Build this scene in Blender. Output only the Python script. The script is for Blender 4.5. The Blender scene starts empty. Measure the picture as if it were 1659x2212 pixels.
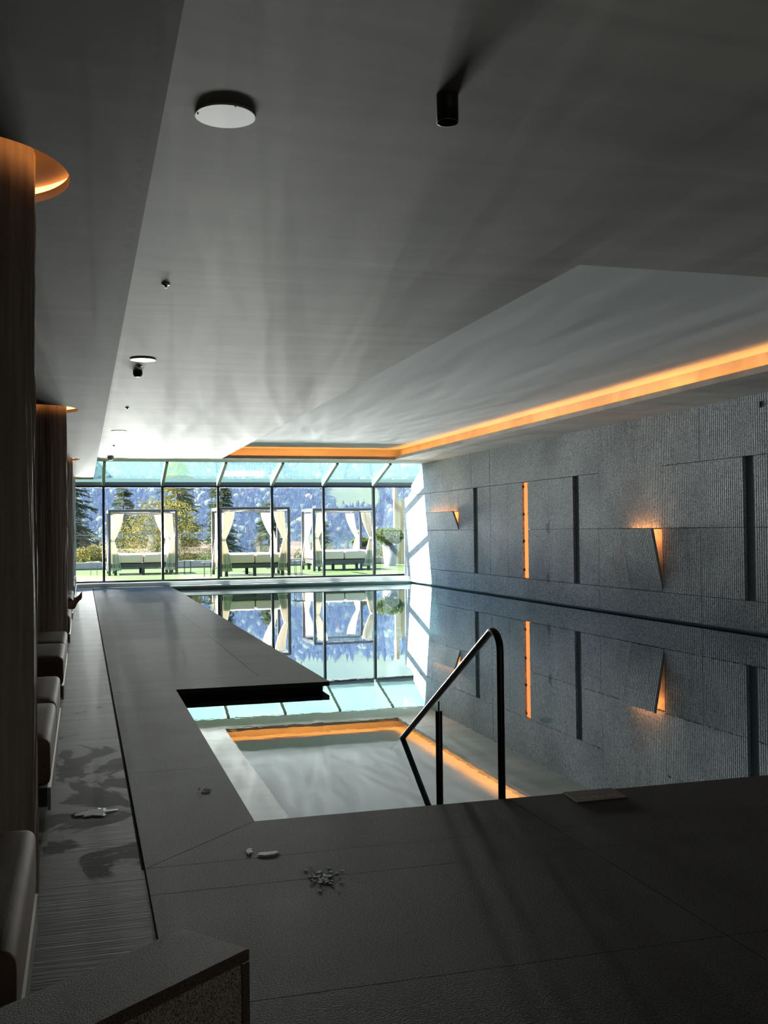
import bpy, bmesh, math, random
import numpy as np
from mathutils import Vector, Matrix, noise
R = random.Random(7)
scene = bpy.context.scene
COL = scene.collection
PI = math.pi

# ------------------------------------------------------------------ helpers
class MB:
    """collects geometry, builds ONE mesh object"""
    def __init__(s): s.v = []; s.f = []; s.sm = []
    def add(s, vs, fs, smooth=False):
        o = len(s.v); s.v += [tuple(p) for p in vs]
        for f in fs: s.f.append([i + o for i in f]); s.sm.append(smooth)
    def box(s, x0, y0, z0, x1, y1, z1):
        s.add([(x0,y0,z0),(x1,y0,z0),(x1,y1,z0),(x0,y1,z0),(x0,y0,z1),(x1,y0,z1),(x1,y1,z1),(x0,y1,z1)],
              [(3,2,1,0),(4,5,6,7),(0,1,5,4),(1,2,6,5),(2,3,7,6),(3,0,4,7)])
    def prism(s, poly, z0, z1):
        n = len(poly)
        s.add([(x,y,z0) for x,y in poly]+[(x,y,z1) for x,y in poly],
              [tuple(range(n-1,-1,-1)), tuple(range(n,2*n))]+[(i,(i+1)%n,n+(i+1)%n,n+i) for i in range(n)])
    def hull(s, a, b):
        """two matching loops -> closed solid"""
        n = len(a)
        s.add(list(a)+list(b), [tuple(range(n-1,-1,-1)), tuple(range(n,2*n))]+[(i,(i+1)%n,n+(i+1)%n,n+i) for i in range(n)])
    def tube(s, pts, r, n=12, smooth=True, cap=True):
        pts = [Vector(p) for p in pts]; rs = r if isinstance(r,(list,tuple)) else [r]*len(pts)
        rings = []; up = None
        for i,p in enumerate(pts):
            if i == 0: t = pts[1]-p
            elif i == len(pts)-1: t = p-pts[i-1]
            else: t = (pts[i+1]-p).normalized()+(p-pts[i-1]).normalized()
            t.normalize()
            if up is None:
                up = Vector((0,0,1)) if abs(t.z) < .9 else Vector((1,0,0))
            a = (up - t*up.dot(t)).normalized(); b = t.cross(a); up = a
            rings.append([p+(a*math.cos(2*PI*k/n)+b*math.sin(2*PI*k/n))*rs[i] for k in range(n)])
        vs = [q for ring in rings for q in ring]; fs = []
        for i in range(len(pts)-1):
            for k in range(n):
                fs.append((i*n+k, i*n+(k+1)%n, (i+1)*n+(k+1)%n, (i+1)*n+k))
        s.add(vs, fs, smooth)
        if cap:
            s.add(rings[0], [tuple(range(n-1,-1,-1))]); s.add(rings[-1], [tuple(range(n))])
    def lathe(s, prof, cx, cy, n=48, smooth=True, cap=True):
        vs = [(cx+r*math.cos(2*PI*k/n), cy+r*math.sin(2*PI*k/n), z) for r,z in prof for k in range(n)]; fs = []
        for i in range(len(prof)-1):
            for k in range(n): fs.append((i*n+k, i*n+(k+1)%n, (i+1)*n+(k+1)%n, (i+1)*n+k))
        s.add(vs, fs, smooth)
        if cap:
            m = len(prof)-1
            s.add(vs[:n], [tuple(range(n-1,-1,-1))]); s.add(vs[m*n:], [tuple(range(n))])
    def build(s, name, mat, parent=None, loc=None, bevel=0, seg=2):
        me = bpy.data.meshes.new(name)
        if loc:
            s.v = [(x-loc[0],y-loc[1],z-loc[2]) for x,y,z in s.v]
        me.from_pydata(s.v, [], s.f); me.update()
        me.polygons.foreach_set('use_smooth', s.sm)
        o = bpy.data.objects.new(name, me); COL.objects.link(o)
        if mat: me.materials.append(mat)
        if parent: o.parent = parent
        if loc: o.location = loc
        if bevel:
            m = o.modifiers.new('bevel','BEVEL'); m.width = bevel; m.segments = seg; m.limit_method = 'ANGLE'; m.angle_limit = math.radians(40)
        return o
def tag(o, label=None, cat=None, group=None, kind=None):
    if label: o['label'] = label
    if cat: o['category'] = cat
    if group: o['group'] = group
    if kind: o['kind'] = kind
    return o
def thing(name, loc, label, cat, group=None, rz=0, kind=None):
    o = bpy.data.objects.new(name, None); COL.objects.link(o); o.location = loc; o.rotation_euler = (0,0,rz)
    o.empty_display_size = .1
    return tag(o, label, cat, group, kind)
def dup(root, loc, label=None, rz=None, group=None):
    r = root.copy(); COL.objects.link(r); r.location = loc
    if rz is not None: r.rotation_euler = (0,0,rz)
    if label: r['label'] = label
    if group: r['group'] = group
    for ch in list(root.children):
        c = ch.copy(); COL.objects.link(c); c.parent = r
        for g in list(ch.children):
            d = g.copy(); COL.objects.link(d); d.parent = c
    return r
def struct(name, mb, mat, label=None, parent=None, **k):
    o = mb.build(name, mat, parent, **k); tag(o, label, None, None, None if parent else 'structure'); return o

# ------------------------------------------------------------------ materials
def nodes(name):
    m = bpy.data.materials.new(name); m.use_nodes = True; nt = m.node_tree; nt.nodes.clear()
    out = nt.nodes.new('ShaderNodeOutputMaterial'); return m, nt, out
def N(nt, t, **kw):
    n = nt.nodes.new(t)
    for k,v in kw.items():
        if k in n.inputs: n.inputs[k].default_value = v
        else: setattr(n, k, v)
    return n
def rgb(c): return (c[0],c[1],c[2],1)
def mapping(nt, scale, space='Object'):
    tc = N(nt,'ShaderNodeTexCoord'); mp = N(nt,'ShaderNodeMapping'); mp.inputs['Scale'].default_value = scale
    nt.links.new(tc.outputs[space], mp.inputs['Vector']); return mp
def ramp(nt, src, stops):
    r = N(nt,'ShaderNodeValToRGB'); e = r.color_ramp.elements
    while len(e) < len(stops): e.new(.5)
    for el,(p,c) in zip(e, stops): el.position = p; el.color = rgb(c) if len(c)==3 else c
    nt.links.new(src, r.inputs['Fac']); return r
def simple(name, col, rough=.6, metal=0, var=0, scale=(8,8,8), bump=0, bscale=None, spec=.5, detail=6, emit=None, es=0, space='Object', sheen=0):
    m, nt, out = nodes(name); p = N(nt,'ShaderNodeBsdfPrincipled'); nt.links.new(p.outputs[0], out.inputs[0])
    p.inputs['Base Color'].default_value = rgb(col); p.inputs['Roughness'].default_value = rough; p.inputs['Metallic'].default_value = metal
    p.inputs['Specular IOR Level'].default_value = spec
    if var:
        mp = mapping(nt, scale, space); nz = N(nt,'ShaderNodeTexNoise'); nz.inputs['Scale'].default_value = 1; nz.inputs['Detail'].default_value = detail
        nt.links.new(mp.outputs[0], nz.inputs['Vector'])
        a = [max(0,c*(1-var)) for c in col]; b = [min(1,c*(1+var)) for c in col]
        r = ramp(nt, nz.outputs['Fac'], [(.3,a),(.7,b)]); nt.links.new(r.outputs[0], p.inputs['Base Color'])
    if bump:
        mp2 = mapping(nt, bscale or scale, space); n2 = N(nt,'ShaderNodeTexNoise'); n2.inputs['Scale'].default_value = 1; n2.inputs['Detail'].default_value = 5
        nt.links.new(mp2.outputs[0], n2.inputs['Vector']); bp = N(nt,'ShaderNodeBump'); bp.inputs['Strength'].default_value = bump; bp.inputs['Distance'].default_value = .01
        nt.links.new(n2.outputs['Fac'], bp.inputs['Height']); nt.links.new(bp.outputs[0], p.inputs['Normal'])
    if es:
        p.inputs['Emission Color'].default_value = rgb(emit); p.inputs['Emission Strength'].default_value = es
    if sheen: p.inputs['Sheen Weight'].default_value = sheen
    return m
def emissive(name, col, strength):
    m, nt, out = nodes(name); e = N(nt,'ShaderNodeEmission'); e.inputs[0].default_value = rgb(col); e.inputs[1].default_value = strength
    nt.links.new(e.outputs[0], out.inputs[0]); return m

M = {}
def granite(name, base, rough, bumps, speck=.35, bs=160, spec=.4, ns=130):
    """flamed granite: fine specks, cloudy tone, pitted surface"""
    m, nt, out = nodes(name); p = N(nt,'ShaderNodeBsdfPrincipled'); nt.links.new(p.outputs[0], out.inputs[0])
    mp = mapping(nt,(1,1,1)); n1 = N(nt,'ShaderNodeTexNoise'); n1.inputs['Scale'].default_value = ns; n1.inputs['Detail'].default_value = 3
    n2 = N(nt,'ShaderNodeTexNoise'); n2.inputs['Scale'].default_value = 1.3; n2.inputs['Detail'].default_value = 5
    for n in (n1,n2): nt.links.new(mp.outputs[0], n.inputs['Vector'])
    r1 = ramp(nt, n1.outputs['Fac'], [(.35,[c*(1-speck) for c in base]),(.65,[c*(1+speck) for c in base])])
    r2 = ramp(nt, n2.outputs['Fac'], [(.3,(.8,.8,.8)),(.7,(1.15,1.15,1.15))])
    mx = N(nt,'ShaderNodeMix'); mx.data_type='RGBA'; mx.blend_type='MULTIPLY'; mx.inputs['Factor'].default_value = 1
    nt.links.new(r1.outputs[0], mx.inputs['A']); nt.links.new(r2.outputs[0], mx.inputs['B']); nt.links.new(mx.outputs['Result'], p.inputs['Base Color'])
    p.inputs['Roughness'].default_value = rough; p.inputs['Specular IOR Level'].default_value = spec
    n3 = N(nt,'ShaderNodeTexNoise'); n3.inputs['Scale'].default_value = bs; n3.inputs['Detail'].default_value = 4; nt.links.new(mp.outputs[0], n3.inputs['Vector'])
    bp = N(nt,'ShaderNodeBump'); bp.inputs['Strength'].default_value = bumps; bp.inputs['Distance'].default_value = .004
    nt.links.new(n3.outputs['Fac'], bp.inputs['Height']); nt.links.new(bp.outputs[0], p.inputs['Normal'])
    return m
M['deck'] = granite('flamed_granite_deck', (.064,.064,.065), .74, .8, .5, 120, spec=.12)
M['curb'] = simple('light_granite', (.66,.65,.64), .6, var=.06, scale=(4,4,4))
M['lowwall'] = granite('rough_granite', (.12,.104,.09), .8, .8, .5, 230, spec=.2, ns=260)
M['lowface'] = granite('speckled_granite_face', (.34,.31,.28), .8, .3, .75, 150, ns=230)
M['joint'] = simple('dark_joint', (.012,.012,.012), .9)
M['niche'] = simple('dark_niche_stone', (.12,.13,.145), .9)
M['dark'] = simple('black_recess', (.015,.017,.02), .7)

def stone_wall(name, base, groove):
    m, nt, out = nodes(name); p = N(nt,'ShaderNodeBsdfPrincipled'); nt.links.new(p.outputs[0], out.inputs[0])
    mp = mapping(nt,(1,1,1)); n1 = N(nt,'ShaderNodeTexNoise'); n1.inputs['Scale'].default_value = 42; n1.inputs['Detail'].default_value = 5
    n2 = N(nt,'ShaderNodeTexNoise'); n2.inputs['Scale'].default_value = 1.1; n2.inputs['Detail'].default_value = 6
    for n in (n1,n2): nt.links.new(mp.outputs[0], n.inputs['Vector'])
    r1 = ramp(nt, n1.outputs['Fac'], [(.34,[c*.45 for c in base]),(.64,[c*1.5 for c in base])])
    r2 = ramp(nt, n2.outputs['Fac'], [(.3,(.84,.84,.85)),(.7,(1.12,1.12,1.12))])
    mx = N(nt,'ShaderNodeMix'); mx.data_type='RGBA'; mx.blend_type='MULTIPLY'; mx.inputs['Factor'].default_value = 1
    nt.links.new(r1.outputs[0], mx.inputs['A']); nt.links.new(r2.outputs[0], mx.inputs['B']); nt.links.new(mx.outputs['Result'], p.inputs['Base Color'])
    p.inputs['Roughness'].default_value = .75; p.inputs['Specular IOR Level'].default_value = .3
    # chiselled vertical grooves, fading in and out over the slabs
    mg = mapping(nt,(1,1,.02)); w = N(nt,'ShaderNodeTexWave'); w.wave_type='BANDS'; w.bands_direction='Y'; w.inputs['Scale'].default_value = 5.8; w.inputs['Distortion'].default_value = .35; w.inputs['Detail'].default_value = 2
    nt.links.new(mg.outputs[0], w.inputs['Vector'])
    n3 = N(nt,'ShaderNodeTexNoise'); n3.inputs['Scale'].default_value = .9; n3.inputs['Detail'].default_value = 2; nt.links.new(mp.outputs[0], n3.inputs['Vector'])
    r3 = ramp(nt, n3.outputs['Fac'], [(.35,(.15,.15,.15)),(.55,(1,1,1))])
    mm = N(nt,'ShaderNodeMath'); mm.operation='MULTIPLY'; nt.links.new(w.outputs['Fac'], mm.inputs[0]); nt.links.new(r3.outputs[0], mm.inputs[1])
    # relief shade painted into the groove colour; two brown water stains
    rd = ramp(nt, mm.outputs[0], [(.0,(.86,.86,.86)),(.75,(1.07,1.07,1.07))]); m5 = N(nt,'ShaderNodeMix'); m5.data_type='RGBA'; m5.blend_type='MULTIPLY'; m5.inputs['Factor'].default_value = 1
    nt.links.new(mx.outputs['Result'], m5.inputs['A']); nt.links.new(rd.outputs[0], m5.inputs['B']); colr = m5.outputs['Result']
    for (sy,sz) in ((20.86,1.56),(20.88,.47)):
        vd = N(nt,'ShaderNodeVectorMath'); vd.operation='DISTANCE'; mpx = mapping(nt,(0,1,.8)); nt.links.new(mpx.outputs[0], vd.inputs[0]); vd.inputs[1].default_value = (0,sy,sz*.8)
        nd = N(nt,'ShaderNodeMath'); nd.operation='MULTIPLY_ADD'; nd.inputs[1].default_value = .12; nt.links.new(n1.outputs['Fac'], nd.inputs[0]); nt.links.new(vd.outputs['Value'], nd.inputs[2])
        rs_ = ramp(nt, nd.outputs[0], [(.10,(.45,.38,.35)),(.20,(1,1,1))]); m6 = N(nt,'ShaderNodeMix'); m6.data_type='RGBA'; m6.blend_type='MULTIPLY'; m6.inputs['Factor'].default_value = 1
        nt.links.new(colr, m6.inputs['A']); nt.links.new(rs_.outputs[0], m6.inputs['B']); colr = m6.outputs['Result']
    nt.links.new(colr, p.inputs['Base Color'])
    n4 = N(nt,'ShaderNodeTexNoise'); n4.inputs['Scale'].default_value = 45; n4.inputs['Detail'].default_value = 4; nt.links.new(mp.outputs[0], n4.inputs['Vector'])
    ad = N(nt,'ShaderNodeMath'); ad.operation='ADD'; nt.links.new(mm.outputs[0], ad.inputs[0]); nt.links.new(n4.outputs['Fac'], ad.inputs[1])
    bp = N(nt,'ShaderNodeBump'); bp.inputs['Strength'].default_value = groove; bp.inputs['Distance'].default_value = .012
    nt.links.new(ad.outputs[0], bp.inputs['Height']); nt.links.new(bp.outputs[0], p.inputs['Normal'])
    return m
M['stone'] = stone_wall('grooved_stone', (.405,.43,.48), .45)
def plaster(name, base, streak, rough, stain=None):
    """trowelled plaster with long streaks running across the room"""
    m, nt, out = nodes(name); p = N(nt,'ShaderNodeBsdfPrincipled'); nt.links.new(p.outputs[0], out.inputs[0])
    mp = mapping(nt,(.2,1.25,1)); n1 = N(nt,'ShaderNodeTexNoise'); n1.inputs['Scale'].default_value = 1; n1.inputs['Detail'].default_value = 7; n1.inputs['Distortion'].default_value = 1.3
    nt.links.new(mp.outputs[0], n1.inputs['Vector'])
    mp2 = mapping(nt,(1,1,1)); n2 = N(nt,'ShaderNodeTexNoise'); n2.inputs['Scale'].default_value = .7; n2.inputs['Detail'].default_value = 6; nt.links.new(mp2.outputs[0], n2.inputs['Vector'])
    r1 = ramp(nt, n1.outputs['Fac'], [(.3,[c*(1-streak) for c in base]),(.7,[c*(1+streak) for c in base])])
    r2 = ramp(nt, n2.outputs['Fac'], [(.3,(1-streak*.6,)*3),(.7,(1+streak*.6,)*3)])
    mx = N(nt,'ShaderNodeMix'); mx.data_type='RGBA'; mx.blend_type='MULTIPLY'; mx.inputs['Factor'].default_value = 1
    nt.links.new(r1.outputs[0], mx.inputs['A']); nt.links.new(r2.outputs[0], mx.inputs['B'])
    col = mx.outputs['Result']
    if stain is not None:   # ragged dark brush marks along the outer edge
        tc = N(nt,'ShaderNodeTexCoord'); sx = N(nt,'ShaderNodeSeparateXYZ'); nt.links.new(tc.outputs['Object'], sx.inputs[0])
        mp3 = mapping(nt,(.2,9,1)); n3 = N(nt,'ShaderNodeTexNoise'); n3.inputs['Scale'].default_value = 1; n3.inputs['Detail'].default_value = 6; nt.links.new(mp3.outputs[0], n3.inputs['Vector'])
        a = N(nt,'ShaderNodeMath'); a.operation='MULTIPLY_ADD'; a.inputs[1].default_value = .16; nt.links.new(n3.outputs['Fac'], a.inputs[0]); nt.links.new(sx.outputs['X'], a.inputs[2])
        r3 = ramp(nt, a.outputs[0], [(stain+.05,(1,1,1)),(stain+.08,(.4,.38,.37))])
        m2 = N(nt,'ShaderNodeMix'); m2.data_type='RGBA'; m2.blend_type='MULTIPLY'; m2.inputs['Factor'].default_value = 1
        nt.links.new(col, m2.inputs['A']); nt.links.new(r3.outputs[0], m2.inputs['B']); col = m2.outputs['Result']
    nt.links.new(col, p.inputs['Base Color']); p.inputs['Roughness'].default_value = rough
    bp = N(nt,'ShaderNodeBump'); bp.inputs['Strength'].default_value = .12; bp.inputs['Distance'].default_value = .01
    nt.links.new(n1.outputs['Fac'], bp.inputs['Height']); nt.links.new(bp.outputs[0], p.inputs['Normal'])
    return m
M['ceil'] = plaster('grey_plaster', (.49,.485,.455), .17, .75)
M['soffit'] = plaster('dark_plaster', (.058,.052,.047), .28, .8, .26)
M['recess'] = simple('smooth_plaster', (.74,.79,.82), .85, spec=.15, var=.03, scale=(.5,.5,.5))
M['coffer'] = simple('warm_plaster', (.6,.5,.42), .6)
M['led'] = emissive('warm_led', (1,.36,.075), 9)
M['ledsoft'] = emissive('warm_led_diffuser', (1,.36,.085), 3.0)
M['slotlight'] = emissive('slot_diffuser', (1,.30,.09), .62)
def wood_floor():
    m, nt, out = nodes('brushed_plank_floor'); p = N(nt,'ShaderNodeBsdfPrincipled'); nt.links.new(p.outputs[0], out.inputs[0])
    mp = mapping(nt,(1,1,1)); br = N(nt,'ShaderNodeTexBrick'); br.offset = 0
    br.inputs['Scale'].default_value = 1; br.inputs['Brick Width'].default_value = 1.35; br.inputs['Row Height'].default_value = .125; br.inputs['Mortar Size'].default_value = .004; br.inputs['Bias'].default_value = 0
    br.inputs['Color1'].default_value = rgb((.022,.019,.017)); br.inputs['Color2'].default_value = rgb((.085,.075,.068)); br.inputs['Mortar'].default_value = rgb((.02,.018,.016))
    sp = N(nt,'ShaderNodeSeparateXYZ'); nt.links.new(mp.outputs[0], sp.inputs[0])
    dv = N(nt,'ShaderNodeMath'); dv.operation='DIVIDE'; dv.inputs[1].default_value = .125; nt.links.new(sp.outputs['Y'], dv.inputs[0])
    fl_ = N(nt,'ShaderNodeMath'); fl_.operation='FLOOR'; nt.links.new(dv.outputs[0], fl_.inputs[0])
    wn = N(nt,'ShaderNodeTexWhiteNoise'); wn.noise_dimensions='1D'; nt.links.new(fl_.outputs[0], wn.inputs['W'])
    ma = N(nt,'ShaderNodeMath'); ma.operation='MULTIPLY_ADD'; ma.inputs[1].default_value = 5.4; nt.links.new(wn.outputs['Value'], ma.inputs[0]); nt.links.new(sp.outputs['X'], ma.inputs[2])
    cb_ = N(nt,'ShaderNodeCombineXYZ'); nt.links.new(ma.outputs[0], cb_.inputs['X']); nt.links.new(sp.outputs['Y'], cb_.inputs['Y']); nt.links.new(cb_.outputs[0], br.inputs['Vector'])
    mg = mapping(nt,(2.2,55,1)); ng = N(nt,'ShaderNodeTexNoise'); ng.inputs['Scale'].default_value = 1; ng.inputs['Detail'].default_value = 6; ng.inputs['Distortion'].default_value = .6; nt.links.new(mg.outputs[0], ng.inputs['Vector'])
    rg = ramp(nt, ng.outputs['Fac'], [(.3,(.72,.72,.72)),(.7,(1.2,1.2,1.2))])
    mx = N(nt,'ShaderNodeMix'); mx.data_type='RGBA'; mx.blend_type='MULTIPLY'; mx.inputs['Factor'].default_value = 1
    nt.links.new(br.outputs['Color'], mx.inputs['A']); nt.links.new(rg.outputs[0], mx.inputs['B'])
    # damp patches soaked into the boards near the pool corner
    mw = mapping(nt,(1.6,1.25,1)); nw = N(nt,'ShaderNodeTexNoise'); nw.inputs['Scale'].default_value = 1.3; nw.inputs['Detail'].default_value = 5; nw.inputs['Distortion'].default_value = 1.2; nt.links.new(mw.outputs[0], nw.inputs['Vector'])
    tc = N(nt,'ShaderNodeTexCoord'); sx = N(nt,'ShaderNodeSeparateXYZ'); nt.links.new(tc.outputs['Object'], sx.inputs[0])
    ry = ramp(nt, sx.outputs['Y'], [(0,(0,0,0)),(1,(0,0,0))])
    mr = N(nt,'ShaderNodeMapRange'); mr.inputs[1].default_value = 0; mr.inputs[2].default_value = 20; nt.links.new(sx.outputs['Y'], mr.inputs[0])
    nt.links.new(mr.outputs[0], ry.inputs['Fac']); e = ry.color_ramp.elements
    for pos,v in ((.23,0),(.27,.19),(.37,.19),(.44,0)):
        q = e.new(pos); q.color = (v,v,v,1)
    ad = N(nt,'ShaderNodeMath'); ad.operation='ADD'; nt.links.new(nw.outputs['Fac'], ad.inputs[0]); nt.links.new(ry.outputs[0], ad.inputs[1])
    rw = ramp(nt, ad.outputs[0], [(.665,(1,1,1)),(.705,(.34,.34,.34))])
    m2 = N(nt,'ShaderNodeMix'); m2.data_type='RGBA'; m2.blend_type='MULTIPLY'; m2.inputs['Factor'].default_value = 1
    nt.links.new(mx.outputs['Result'], m2.inputs['A']); nt.links.new(rw.outputs[0], m2.inputs['B']); nt.links.new(m2.outputs['Result'], p.inputs['Base Color'])
    p.inputs['Roughness'].default_value = .58; p.inputs['Specular IOR Level'].default_value = .1
    mrs = N(nt,'ShaderNodeMapRange'); mrs.inputs[1].default_value = .34; mrs.inputs[2].default_value = 1; mrs.inputs[3].default_value = .015; mrs.inputs[4].default_value = .2; nt.links.new(rw.outputs[0], mrs.inputs[0]); nt.links.new(mrs.outputs[0], p.inputs['Specular IOR Level'])
    bp = N(nt,'ShaderNodeBump'); bp.inputs['Strength'].default_value = .12; bp.inputs['Distance'].default_value = .006
    nt.links.new(ng.outputs['Fac'], bp.inputs['Height'])
    b2 = N(nt,'ShaderNodeBump'); b2.inputs['Strength'].default_value = .15; b2.inputs['Distance'].default_value = .004; b2.invert = True
    nt.links.new(br.outputs['Fac'], b2.inputs['Height']); nt.links.new(bp.outputs[0], b2.inputs['Normal']); nt.links.new(b2.outputs[0], p.inputs['Normal'])
    return m
M['wood'] = wood_floor()
M['bark'] = simple('dark_carved_timber', (.33,.30,.28), .65, var=.5, scale=(9,9,.5), bump=1, bscale=(30,30,1.2))
M['metal'] = simple('dark_steel', (.028,.025,.026), .3, metal=.6)
M['frame'] = simple('anthracite_window_metal', (.018,.02,.026), .45, metal=.3)
M['rafter'] = simple('painted_rafter', (.10,.12,.125), .45)
M['gutter'] = simple('blue_grey_sheet', (.17,.165,.185), .5)
M['black'] = simple('black_metal', (.018,.018,.019), .5)
M['white'] = simple('white_plastic', (.72,.72,.71), .45)
M['chrome'] = simple('chrome', (.8,.8,.8), .15, metal=1)
M['leather'] = simple('taupe_leather', (.15,.105,.085), .72, spec=.08, var=.08, scale=(5,5,5), bump=.12, bscale=(140,140,140))
M['piping'] = simple('dark_piping', (.03,.025,.022), .6)
M['bedframe'] = simple('grey_lacquer', (.23,.23,.235), .4)
M['brass'] = simple('pale_metal_strip', (.75,.72,.62), .3, metal=.8)
M['plinth'] = simple('black_plinth', (.02,.02,.022), .7)
M['skin'] = simple('skin', (.28,.155,.105), .5, var=.06, scale=(20,20,20))
M['swim'] = simple('dark_swimwear', (.02,.025,.05), .8)
M['hair'] = simple('brown_hair', (.04,.025,.018), .6)
M['fabric_curtain'] = None
def translucent(name, col, t=.45):
    m, nt, out = nodes(name); d = N(nt,'ShaderNodeBsdfDiffuse'); tr = N(nt,'ShaderNodeBsdfTranslucent'); mx = N(nt,'ShaderNodeMixShader'); mx.inputs[0].default_value = t
    d.inputs[0].default_value = rgb(col); tr.inputs[0].default_value = rgb((col[0],col[1]*.88,col[2]*.70)); nt.links.new(d.outputs[0], mx.inputs[1]); nt.links.new(tr.outputs[0], mx.inputs[2]); nt.links.new(mx.outputs[0], out.inputs[0]); return m
M['curtain'] = translucent('cream_curtain', (.78,.73,.66), .13)
M['mattress'] = simple('beige_mattress', (.70,.52,.43), .8)
M['cabana'] = simple('graphite_frame', (.05,.05,.055), .5)
def leafmat(name, a, b, t=.35, island=0):
    m, nt, out = nodes(name); d = N(nt,'ShaderNodeBsdfDiffuse'); tr = N(nt,'ShaderNodeBsdfTranslucent'); mx = N(nt,'ShaderNodeMixShader'); mx.inputs[0].default_value = t
    mp = mapping(nt,(1.6,1.6,1.6)); nz = N(nt,'ShaderNodeTexNoise'); nz.inputs['Scale'].default_value = 1; nz.inputs['Detail'].default_value = 4; nt.links.new(mp.outputs[0], nz.inputs['Vector'])
    src = nz.outputs['Fac']
    if island:
        ge = N(nt,'ShaderNodeNewGeometry'); src = ge.outputs['Random Per Island']
    r = ramp(nt, src, [(.35,a),(.65,b)] if not island else [(.05,a),(.95,b)]); nt.links.new(r.outputs[0], d.inputs[0]); nt.links.new(r.outputs[0], tr.inputs[0])
    nt.links.new(d.outputs[0], mx.inputs[1]); nt.links.new(tr.outputs[0], mx.inputs[2]); nt.links.new(mx.outputs[0], out.inputs[0]); return m
M['spruce'] = leafmat('spruce_needles', (.03,.05,.03), (.085,.10,.045))
M['larch'] = leafmat('larch_needles', (.075,.085,.03), (.15,.14,.045))
M['shrub'] = leafmat('yellow_leaves', (.10,.10,.03), (.19,.16,.05))
M['green'] = leafmat('green_leaves', (.05,.075,.03), (.11,.13,.055))
M['trunk'] = simple('bark', (.14,.11,.085), .9, var=.3, scale=(6,6,2))
M['grassm'] = simple('artificial_turf', (.032,.075,.009), .9, var=.12, scale=(2,2,2), bump=.5, bscale=(60,60,60))
M['forest'] = leafmat('forest_canopy', (.006,.011,.010), (.075,.088,.05), .0, 1)
M['slope'] = None
def slope_mat():
    m, nt, out = nodes('mountain_meadow'); d = N(nt,'ShaderNodeBsdfDiffuse'); nt.links.new(d.outputs[0], out.inputs[0])
    mp = mapping(nt,(.02,.02,.02)); nz = N(nt,'ShaderNodeTexNoise'); nz.inputs['Scale'].default_value = 1; nz.inputs['Detail'].default_value = 6; nt.links.new(mp.outputs[0], nz.inputs['Vector'])
    r = ramp(nt, nz.outputs['Fac'], [(.3,(.045,.062,.018)),(.7,(.07,.085,.026))]); nt.links.new(r.outputs[0], d.inputs[0]); return m
M['slope'] = slope_mat()
M['concrete'] = simple('pale_concrete', (.2,.21,.205), .8, var=.06, scale=(3,3,3))
M['timber'] = simple('larch_boards', (.5,.32,.17), .7, var=.2, scale=(12,12,.6))
M['pot'] = simple('grey_planter', (.12,.12,.13), .7)
M['roofbrown'] = simple('brown_shingles', (.075,.052,.045), .9, var=.25, scale=(6,6,6))
M['basin'] = simple('pool_plaster', (.25,.38,.38), .7)
def thin_ior(nt, fr, ior):
    """same reflectance from both sides of a thin pane"""
    ge = N(nt,'ShaderNodeNewGeometry'); mr = N(nt,'ShaderNodeMapRange'); mr.inputs[3].default_value = ior; mr.inputs[4].default_value = 1/ior
    nt.links.new(ge.outputs['Backfacing'], mr.inputs[0]); nt.links.new(mr.outputs[0], fr.inputs[0])
def glassmat(name, tint, ior=1.5, floor_=0.0):
    m, nt, out = nodes(name); t = N(nt,'ShaderNodeBsdfTransparent'); g = N(nt,'ShaderNodeBsdfGlossy'); fr = N(nt,'ShaderNodeFresnel'); mx = N(nt,'ShaderNodeMixShader')
    t.inputs[0].default_value = rgb(tint); g.inputs['Roughness'].default_value = 0; thin_ior(nt, fr, ior)
    mr = N(nt,'ShaderNodeMapRange'); mr.inputs[3].default_value = floor_; nt.links.new(fr.outputs[0], mr.inputs[0])
    nt.links.new(mr.outputs[0], mx.inputs[0]); nt.links.new(t.outputs[0], mx.inputs[1]); nt.links.new(g.outputs[0], mx.inputs[2]); nt.links.new(mx.outputs[0], out.inputs[0]); return m
M['glass'] = glassmat('clear_glass', (.97,.99,.985))
M['roofglass'] = glassmat('aqua_glass', (.88,.99,.98))
def lighten_glass(m):     # translucent layer added to lighten the roof glass like hazy reflections
    nt = m.node_tree; out = [n for n in nt.nodes if n.type=='OUTPUT_MATERIAL'][0]; src = out.inputs[0].links[0].from_socket
    tr = N(nt,'ShaderNodeBsdfTranslucent'); tr.inputs[0].default_value = rgb((.55,.85,.80)); mx = N(nt,'ShaderNodeMixShader'); mx.inputs[0].default_value = .032
    nt.links.new(src, mx.inputs[1]); nt.links.new(tr.outputs[0], mx.inputs[2]); nt.links.new(mx.outputs[0], out.inputs[0])
lighten_glass(M['roofglass'])
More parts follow.
